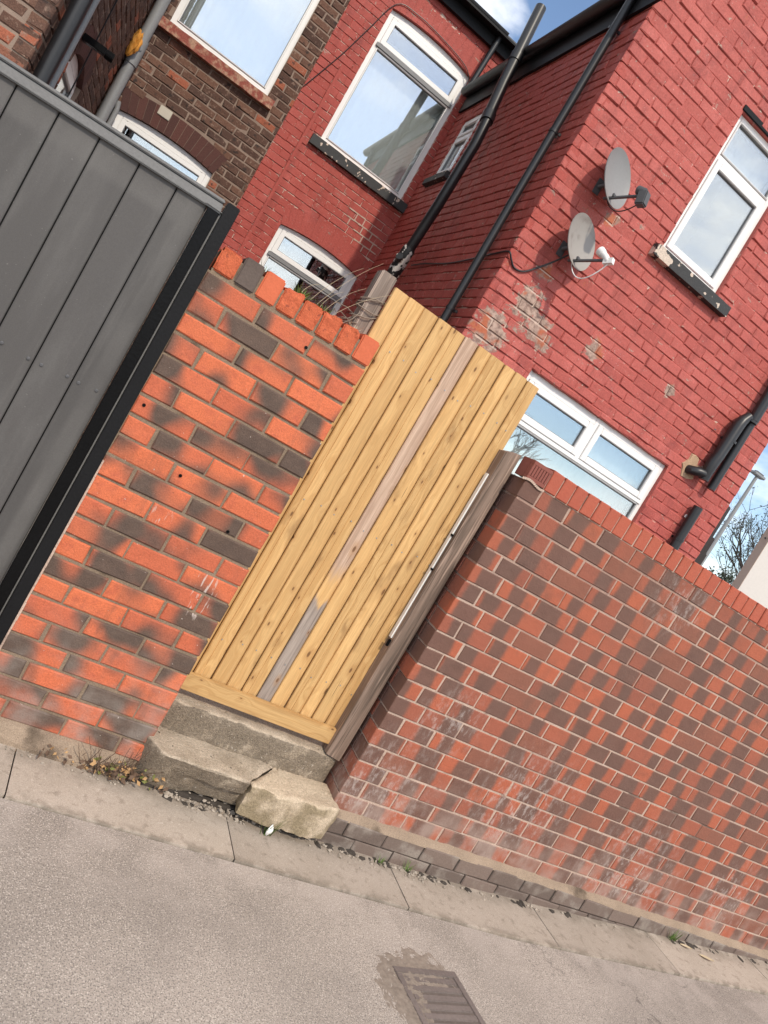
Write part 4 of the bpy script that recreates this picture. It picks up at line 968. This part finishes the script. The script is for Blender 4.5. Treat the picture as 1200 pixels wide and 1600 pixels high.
em = MB(); zz = lambda i: GZ+i*H_
for i, xa, xb in ((45, -.16, .07), (44, -.14, .33), (43, .0, .34), (42, .06, .37)):
    n_ = int((xb-xa)/.03)
    for k in range(n_):
        x0 = xa+(xb-xa)*k/n_; x1 = xa+(xb-xa)*(k+1)/n_; z0 = zz(i)+.003*mnoise.noise(Vector((x0*30, i, 0))); h_ = .0065+.003*mnoise.noise(Vector((x0*25, i, 5)))
        em.box(x0, x1+.001, 5.9945-.0004*(k % 2), 6.02, z0-h_, z0+h_)
for i, x in ((44, -.04), (44, .07), (43, -.09), (43, .09), (43, .22), (42, .14), (42, .29), (41, .20)):
    em.box(x-.006, x+.006, 5.9938, 6.02, zz(i)+.006, zz(i+1)-.006)
obj('exposed_mortar', em, 'mortar_r', rh)

# ------------------------------------------------------------------ brown brick neighbour
bh = empty('brown_house', (-2.2, 6.0, GZ), 'unpainted brown brick terraced house with white windows behind the grey fence', 'house')
XN = -2.835
uw = (-2.645, -1.50, 2.465, 4.3); nl = (-2.665, -1.605, .30, 1.452)
obj('wall', core(XN-.25, XP-.001, GZ-.05, 5.4, .0075, .22, [uw, (nl[0], nl[1], nl[2], nl[3]+.05)]), 'mortar_b', bh, WA)
rn = courses(XN, XP-.001, GZ+.02, 5.3, .235, .0858, .012, [(uw[0]-.003, uw[1]+.003, uw[2], uw[3]), (nl[0]-.003, nl[1]+.003, nl[2], nl[3]), (-2.755, -1.405, 2.335, 2.46)], [(nl[0], nl[1], nl[3], .05, .235)], .04)
n = lay(bh, WA, rn, 'brick_b', .10, .0055, .008, .004, .010, 240)
WN = FN(XN, 2.5); wN = FA(0, 2.5)
sn = (1.10, 2.10, .2, 1.13)
obj('side_wall', core(.222, 3.6, GZ-.05, 5.4, .0075, .22, [(sn[0], sn[1], sn[2], sn[3]+.10)]), 'mortar_b', bh, WN)
rs_ = courses(0, 3.5, GZ+.02, 5.3, .235, .0858, .011, [(sn[0]-.003, sn[1]+.003, sn[2], sn[3])], [(sn[0], sn[1], sn[3], .10, .235)])
obj('near_wall', core(-6.5, XN-.005, GZ-.05, 5.4, .0075, .22), 'mortar_b', bh, wN)
rq = courses(-6.5, XN, GZ+.02, 5.3, .235, .0858, .013, [], [], .03)
n += lay(bh, wN, rq, 'brick_b', .10, .0065, .008, .005, .012, 30)
rs_ = [(max(q[0], .104), q[1], q[2], q[3]) for q in rs_ if q[1] > .135]
lay(bh, WN, rs_, 'brick_b', .10, .005, .007, .004, .010, 300-n)
qe = MB()
for k in range(82):
    z = GZ+.02+k*.0858; brick_mb(.099, .095, .074, .004, .008, qe, (.0505, random.uniform(-.004, .004), z+.043), random.random())
o = obj('quoin_brickwork', qe, 'brick_b', bh, WN); o['kind'] = 'stuff'
arch_ring(bh, WA, nl[0], nl[1], nl[3], .05, .225, 14, 'brick_arch', .10)
arch_ring(bh, WN, sn[0], sn[1], sn[3], .10, .225, 14, 'brick_arch', .10)
window(bh, WA, *uw, [(uw[0]+.055, uw[1]-.055, 2.52, 4.2, .012)], 0, curtain=[(-2.59, -1.56, 2.48, 4.2, 'net')])
window(bh, WA, *nl, [(nl[0]+.055, nl[1]-.055, 1.08, 1.405, .05), (nl[0]+.055, nl[1]-.055,   .36, 1.03, .012)], .045, curtain=[(-2.25, -1.66, .32, 1.36, 'blind')])
window(bh, WN, *sn, [(sn[0]+.055, sn[1]-.055, .85, 1.08, .04), (sn[0]+.055, sn[1]-.055, .26, .80, .012)], .09, curtain=[(sn[0]+.06, sn[1]-.06, .2, 1.1, 'net')])
sill(bh, WA, -2.75, -1.41, 2.345, 2.455, 'sill_red', .075, .006)
obj('air_vent', MB().box(-2.352, -2.222, -.012, .0, 1.635, 1.735), 'vent', bh, WA, bevel=.004)
gpp = obj('drainpipe', MB().tube([(-2.765, 5.92, GZ), (-2.765, 5.92, 1.95)], .056, 18).tube([(-2.765, 5.92, 2.10), (-2.765, 5.92, 5.0)], .056, 18), 'greypipe', bh, None, True)
obj('pipe_collar', MB().tube([(-2.765, 5.92, 1.86), (-2.765, 5.92, 2.13)], .066, 18), 'greypipe', gpp, None, True)
obj('inspection_cap', MB().tube([(-2.745, 5.85, 2.03), (-2.742, 5.845, 2.03)], .024, 14), 'greypipe', gpp, None, True)
obj('waste_pipe', MB().tube([(-2.68, 5.94, GZ), (-2.68, 5.94, 1.42), (-2.70, 5.93, 1.5)], .026, 12), 'greypipe', bh, None, True)
obj('dark_gap_tube', MB().tube([(-2.765, 2.64, GZ), (-2.765, 2.64, 5.0)], .050, 16), 'blackp', bh, None, True)  # black tube standing in for the shaded gap at the near wall's corner
obj('grey_downpipe', MB().tube([(-2.745, 2.86, GZ), (-2.745, 2.86, 5.0)], .024, 14), 'greypipe', bh, None, True)
obj('pipe_bracket', MB().box(-2.83, -2.66, 3.55, 3.62, 1.24, 1.29).tube([(-2.66, 3.58, 1.26), (-2.60, 3.58, 1.26)], .035, 12), 'black', bh, None, bevel=.004)
pts = [(-2.815+.006*math.sin(i*.9), 4.0+.01*math.sin(i*1.7), .6+i*.25) for i in range(16)]
obj('wall_cable', MB().tube(pts, .006, 6), 'blackp', bh)
obj('house_roof', MB().box(-6.6, XN+.1, 2.3, 6.0, 5.4, 5.6), 'slate', bh)
bm = bmesh.new(); bmesh.ops.create_icosphere(bm, subdivisions=3, radius=1)
for v in bm.verts:
    k = 1+.45*mnoise.noise(v.co*2.2)+.2*mnoise.noise(v.co*6); v.co = Vector((v.co.x*.055, v.co.y*.05, v.co.z*.13))*k
me = bpy.data.meshes.new('foam_lump'); bm.to_mesh(me); bm.free(); me.materials.append(M['foam'])
tag(obj('foam_lump', me, None, None, FA(-2.80, 5.80, 2.02)), 'lump of orange foam stuck beside the grey drainpipe', 'foam')

# ------------------------------------------------------------------ satellite dishes
def dish(c, nrm, w_, h_, mat, lnb, label, group='satellite dishes on the red gable', roll=0.0):
    root = empty('satellite_dish', Vector((c[0]-.02, YG, c[2]-.05)), label, 'satellite dish', group)
    n_ = Vector(nrm).normalized(); rt = Vector((0, 0, 1)).cross(n_).normalized() * -1; up = rt.cross(n_) * 1
    up = n_.cross(rt); up = up if up.z > 0 else -up
    rt = up.cross(n_)
    m = Matrix(((rt.x, n_.x, up.x, c[0]), (rt.y, n_.y, up.y, c[1]), (rt.z, n_.z, up.z, c[2]), (0, 0, 0, 1))) @ Matrix.Rotation(roll, 4, 'Y')
    # local: y = out of the dish
    mb = MB(); N, K = 36, 8; vs = []
    for side in (0, 1):
        for j in range(K+1):
            s_ = j/K
            for k in range(N):
                a = 2*PI*k/N; vs.append((w_/2*s_*math.cos(a), -.050*(1-s_*s_)-(.006 if side else 0)+(.004 if (j == K) else 0), h_/2*s_*math.sin(a)))
    o_ = (K+1)*N; fs = []
    for j in range(K):
        for k in range(N):
            a, b, c_, d = j*N+k, j*N+(k+1) % N, (j+1)*N+(k+1) % N, (j+1)*N+k
            fs += [(a, d, c_, b), (o_+a, o_+b, o_+c_, o_+d)]
    fs += [(K*N+k, o_+K*N+k, o_+K*N+(k+1) % N, K*N+(k+1) % N) for k in range(N)]
    obj('reflector', mb.add(vs, fs), mat, root, m, True)
    arm0 = Vector((0, -.07, -h_*.36)); arm1 = Vector((0, .235, -h_*.42)); d_ = arm1-arm0
    obj('lnb_arm', MB().box(-.011, .011, 0, d_.length, -.008, .008), 'lnb_grey', root, m @ Matrix.Translation(arm0) @ Matrix.Rotation(math.atan2(d_.z, d_.y), 4, 'X'), bevel=.002)
    obj('arm_bolt', MB().box(-.016, .016, .004, .022, -h_*.36-.004, -h_*.36+.022), 'lnb_grey', root, m, bevel=.002)
    if lnb == 'box':
        obj('lnb', MB().box(-.035, .035, .235, .31, -h_*.55, -h_*.30), 'lnb_grey', root, m @ Matrix.Rotation(-.1, 4, 'X'), bevel=.008)
        obj('feed_horn', MB().tube([(0, .255, -h_*.36), (0, .20, -h_*.30)], [.03, .034], 14), 'lnb_grey', root, m, True)
    else:
        obj('lnb', MB().tube([(0, .27, -h_*.46), (0, .24, -h_*.36), (0, .205, -h_*.28)], [.022, .026, .026], 14).tube([(0, .21, -h_*.29), (0, .18, -h_*.22)], [.032, .036], 14).box(-.018, .018, .235, .31, -h_*.50, -h_*.40), 'white', root, m, True)
    back = m @ Vector((0, -.058, -.02)); wl_ = Vector((back.x-.02, YG-.006, back.z-.04))
    obj('bracket', MB().tube([back, (back.x, (back.y+YG)/2, back.z-.02), wl_], .016, 10), 'lnb_grey', root, None, True)
    obj('wall_plate', MB().box(wl_.x-.03, wl_.x+.03, YG-.012, YG-.004, wl_.z-.06, wl_.z+.06), 'lnb_grey', root, None, bevel=.003)
    e = m @ Vector((0, .27, -h_*.50)); s0 = m @ Vector((0, -.02, -h_*.40)); pts = []
    for i in range(15):
        q = i/14; pts.append(e.lerp(s0, q)+Vector((0, 0, -.16*math.sin(PI*q)**.8*(.6 if lnb == 'box' else .8)))+Vector((0, .02*q, 0)))
    obj('lead', MB().tube(pts, .0045, 7), 'blackp' if lnb == 'box' else 'white', root, None, True)
    return root
dish((.810, 2.36, 2.456), (.37, -.86, .28), .41, .44, 'dish', 'box', 'clean grey satellite dish with a dark grey box, upper dish on the gable')
dish((.813, 2.345, 1.916), (.37, -.86, .28), .41, .42, 'dish_old', 'white', 'stained grey satellite dish with a white feed, lower dish on the gable')
pts = [(.80, 2.40, 1.80), (.74, 2.46, 1.70), (.66, 2.485, 1.60), (.58, 2.485, 1.52), (.50, 2.485, 1.50), (.44, 2.485, 1.54), (.400, 2.50, 1.575), (.395, 2.7, 1.57), (.395, 3.1, 1.545), (.395, 3.6, 1.53), (.395, 4.2, 1.56), (.395, 4.55, 1.56)]
tag(obj('aerial_cable', MB().tube(smooth(pts), .0075, 7), 'blackp', None, None, True), 'dark cable looping from the lower dish round the gable corner', 'cable')

# ------------------------------------------------------------------ beyond the right-hand wall
pw = empty('rendered_building', (6.2, 3.4, GZ), 'pale rendered panel wall with an end face coloured as if sunlit at the far right edge', 'building')
obj('wall', MB().box(4.885, 9.5, 3.003, 3.107, GZ-.05, 2.4), 'render', pw)
obj('end_strip', MB().box(4.878, 4.8845, 3.0, 3.11, GZ-.05, 2.4), 'render_lit', pw, None, bevel=.002)
obj('fixing', MB().tube([(4.878, 3.05, 1.07), (4.868, 3.05, 1.07)], .010, 12), 'lnb_grey', pw)
obj('coping', MB().box(4.84, 9.6, 2.96, 3.15, 2.4005, 2.45), 'concrete', pw)
db = empty('dark_outbuilding', (7.25, 6.6, GZ), 'dark sooty brick outbuilding corner glimpsed past the red gable', 'building')
obj('wall', MB().box(7.0000, 7.2700, 6.0, 7.5, GZ-.05, 1.80), 'darkbrick', db, None, bevel=.02)
obj('lower_wall', MB().box(7.2705, 7.4300, 6.1, 7.5, GZ-.05, 1.28).box(7.2705, 7.3700, 6.1, 7.5, 1.281, 1.58), 'darkbrick', db, None, bevel=.02)
obj('bulge', MB().box(7.4305, 7.5200, 6.15, 7.0, GZ-.05, 1.02), 'darkbrick', db, None, bevel=.025)
sl_ = empty('street_lamp', (13.50, 12.0, GZ), 'grey street lamp with a flat head seen beyond the red gable', 'street lamp')
obj('pole', MB().tube([(13.50, 12, GZ), (13.51, 12, 1.5), (13.57, 12, 4.1), (13.58, 12, 4.22)], [.075, .065, .045, .045], 12), 'greypipe', sl_, None, True)
obj('lamp_head', MB().box(13.36, 13.80, 11.9, 12.1, 4.22, 4.30).box(13.43, 13.74, 11.93, 12.07, 4.301, 4.34), 'greypipe', sl_, None, bevel=.02)

def bare_tree(name, loc, h, label, seed, leaf=0, spread=.55, lmat='leaf_dark', depth=6, r0=.14):
    rnd = random.Random(seed); root = empty(name, loc, label, 'tree', 'bare trees'); tb = MB(); cr = MB(); lv = MB()
    def grow(p, d, L, r_, k):
        n = 4; pts = [p]; q = p.copy(); dd = d.copy()
        for i in range(n):
            dd = (dd+Vector((rnd.uniform(-1, 1), rnd.uniform(-1, 1), rnd.uniform(-.4, .7)))*.16).normalized(); q = q+dd*L/n; pts.append(q.copy())
        (tb if k < 2 else cr).tube(pts, [r_*(1-.12*i) for i in range(n+1)], 6 if k < 3 else 4, k < 1)
        if k >= depth-1 and leaf:
            for _ in range(leaf):
                c_ = pts[rnd.randrange(1, n+1)]+Vector((rnd.gauss(0, .09), rnd.gauss(0, .09), rnd.gauss(0, .09))); a = Vector((rnd.uniform(-1, 1), rnd.uniform(-1, 1), rnd.uniform(-1, 1))).normalized(); b = a.orthogonal().normalized(); s_ = rnd.uniform(.03, .06)
                lv.add([c_-a*s_, c_+b*s_*.5, c_+a*s_, c_-b*s_*.5], [(0, 1, 2, 3)])
        if k < depth:
            for _ in range(rnd.choice([2, 3, 3]) if k else 4):
                nd = (dd+Vector((rnd.uniform(-1, 1), rnd.uniform(-1, 1), rnd.uniform(-.25, .75)))*spread*1.5).normalized()
                grow(pts[rnd.randrange(2, n+1)], nd, L*rnd.uniform(.6, .82), r_*.58, k+1)
    grow(Vector((0, 0, 0)), Vector((0, 0, 1)), h*.30, r0, 0)
    mt = Matrix.Translation(loc)
    obj('trunk', tb, 'bark', root, mt, True); obj('crown', cr, 'bark', root, mt)
    if lv.v: obj('foliage', lv, lmat, root, mt)
    return root
bare_tree('bare_tree', (18.9, 15.2, GZ), 7.6, 'bare branched tree against the pale sky at the right edge', 4, 2)
bare_tree('leafy_tree', (16.55, 13.6, GZ), 4.6, 'low dark tree with sparse leaves behind the pale rendered building', 8, 14, .6)
bare_tree('bare_tree', (9.5, -15.0, GZ), 9.5, 'tall bare tree across the alley seen only in window reflections', 12, 0, .55, 'leaf_dark', 6, .2)

# ------------------------------------------------------------------ weeds and grass
def blades(mb, c, n, h, spread, rnd, w_=.004, lean=.5, axis=None):
    for _ in range(n):
        a = rnd.uniform(0, 2*PI); r_ = rnd.uniform(0, spread); b = Vector(c)+Vector((r_*math.cos(a), r_*math.sin(a)*.5, 0)); d = Vector((math.cos(a)*lean*rnd.uniform(.2, 1), math.sin(a)*lean*rnd.uniform(.2, .8), 1))
        if axis: d += Vector(axis)
        L = h*rnd.uniform(.5, 1.1); sd_ = Vector((-math.sin(a), math.cos(a), 0))*w_; p_ = b; vs = []
        for i in range(5):
            s_ = i/4; q = b+d.normalized()*L*s_+Vector((math.cos(a), math.sin(a), -.5))*L*.35*s_*s_*lean; vs += [q-sd_*(1-s_*.92), q+sd_*(1-s_*.92)]
        mb.add(vs, [(2*i, 2*i+1, 2*i+3, 2*i+2) for i in range(4)])
rnd = random.Random(21)
ZT = ZL+.105
for (x, y, n_, h_, lab) in ((-1.395, .07, 26, .055, 'small tuft of short grass on the left of the orange wall coping'), (-1.235, .09, 60, .075, 'largest green grass tuft growing on the orange wall coping'), (-1.13, .09, 40, .06, 'bushy grass tuft right of the largest one on the coping'), (-.985, .12, 34, .06, 'dry grass tuft on the coping beside the silvered post')):
    mb = MB(); blades(mb, (0, 0, -.012), n_, h_, .035, rnd, .0022, .75)
    tag(obj('grass_tuft', mb, 'straw' if x > -1.0 else 'grass', None, FA(x, y, ZT)), lab, 'grass', 'grass tufts on the brick coping')
st = MB()
for (x, dx, L) in ((-1.20, .10, .30), (-1.17, .13, .36), (-1.15, .03, .18), (-1.10, .16, .28), (-1.24, .02, .15), (-1.13, .08, .24)):
    pts = [Vector((x, .10, ZT-.01))+Vector((dx*q+.04*q*q, .05*q, L*q-.05*q*q)) for q in [i/7 for i in range(8)]]
    st.tube(pts, [.0010-.00008*i for i in range(8)], 4)
tag(obj('dry_stalks', st, 'straw'), 'thin pale dry stalks rising from the brick coping', 'dry stalks')
wd = empty('weed', (-1.0, -.02, GZ), 'withered brown weed growing at the foot of the orange wall', 'weed')
mb = MB()
for k in range(34):
    a = rnd.uniform(-.95, .95); L = rnd.uniform(.05, .18); x = rnd.gauss(0, .055); pts = [Vector((x, rnd.uniform(-.03, .0), 0))]
    for i in range(5): pts.append(pts[-1]+Vector((math.sin(a)*L/5+rnd.uniform(-.004, .004), -.006+rnd.uniform(-.006, .004), math.cos(a)*L/5)))
    mb.tube(pts, [.002, .0018, .0016, .0014, .0012, .001], 4)
obj('stems', mb, 'stem', wd, FA(-1.0, -.02, GZ))
def leaves(n_, mat, seed, sx=.09, zmax=.09, s0=.014, nm='leaf'):
    r_ = random.Random(seed); mb = MB()
    for _ in range(n_):
        c_ = Vector((r_.gauss(0, sx), -.02-abs(r_.gauss(0, .025)), r_.uniform(.004, zmax))); a = Vector((r_.uniform(-1, 1), r_.uniform(-1, .4), r_.uniform(-.6, .6))).normalized(); b = a.orthogonal().normalized(); s_ = r_.uniform(.6, 1.4)*s0; nn = a.cross(b)
        mb.add([c_-a*s_, c_-a*s_*.2+b*s_*.55, c_+a*s_, c_-a*s_*.2-b*s_*.55, c_+nn*s_*.15], [(0, 1, 4), (1, 2, 4), (2, 3, 4), (3, 0, 4)])
    return mb
obj('dead_leaves', leaves(60, 'leaf_tan', 1, .10, .07, .012), 'leaf_tan', wd, FA(-.99, -.015, GZ)); obj('brown_leaves', leaves(80, 'stem', 2, .10, .06, .014), 'stem', wd, FA(-1.0, -.01, GZ)); obj('green_leaves', leaves(18, 'leaf_olive', 3, .08, .09, .013), 'leaf_olive', wd, FA(-.97, -.02, GZ))
for (x, y, n_, h_, mat, lab) in ((-.285, -.115, 16, .11, 'grass', 'grass blades sprouting before the broken yellow step'), (.34, -.07, 14, .05, 'grass', 'tiny grass tuft at the plinth just right of the gate'), (.50, -.07, 14, .06, 'grass', 'tiny grass tuft second from the gate along the plinth'), (2.42, -.06, 30, .09, 'grass', 'green tuft at the far right foot of the brindled wall')):
    mb = MB(); blades(mb, (0, 0, 0), n_, h_, .03, rnd, .0026, .5); tag(obj('grass_tuft', mb, mat, None, FA(x, y, gz(x)-.002)), lab, 'grass', 'grass tufts along the wall foot')
mb = MB(); vs = []
for i in range(9):
    q = i/8; w_ = .013*math.sin(PI*min(1, q*1.02+.02))**.7; vs += [(-w_+.006*q, -.012*math.sin(q*3), .055*q), (.006*q, -.012*math.sin(q*3)-.006, .055*q), (w_+.006*q, -.012*math.sin(q*3), .055*q)]
mb.add(vs, [(3*i+k, 3*i+k+1, 3*i+k+4, 3*i+k+3) for i in range(8) for k in (0, 1)])
tag(obj('white_petal', mb, 'white', None, Matrix.Translation((-.285, -.125, GZ+.006)) @ Matrix.Rotation(-.12, 4, 'X')), 'single white leaf lying on grass blades before the broken step', 'leaf')
for (x, y, r_, lab) in ((2.50, -.10, .035, 'pale dry leaf on the paving, nearer the gate of two'), (2.62, -.16, .045, 'pale dry leaf on the paving, farther from the gate of two')):
    mb = MB(); vs = []
    for i in range(7):
        q = i/6; w_ = r_*.32*math.sin(PI*q)+.0005; vs += [(r_*(q-.5)*2, -w_, .012*q+.004), (r_*(q-.5)*2, 0, .012*q), (r_*(q-.5)*2, w_, .012*q+.006)]
    mb.add(vs, [(3*i+k, 3*i+3+k, 3*i+4+k, 3*i+1+k) for i in range(6) for k in (0, 1)]); tag(obj('dry_leaf', mb, 'straw', None, Matrix.Translation((x, y, gz(x)+.002)) @ Matrix.Rotation(-.5, 4, 'Z')), lab, 'leaf', 'dry leaves on the paving')
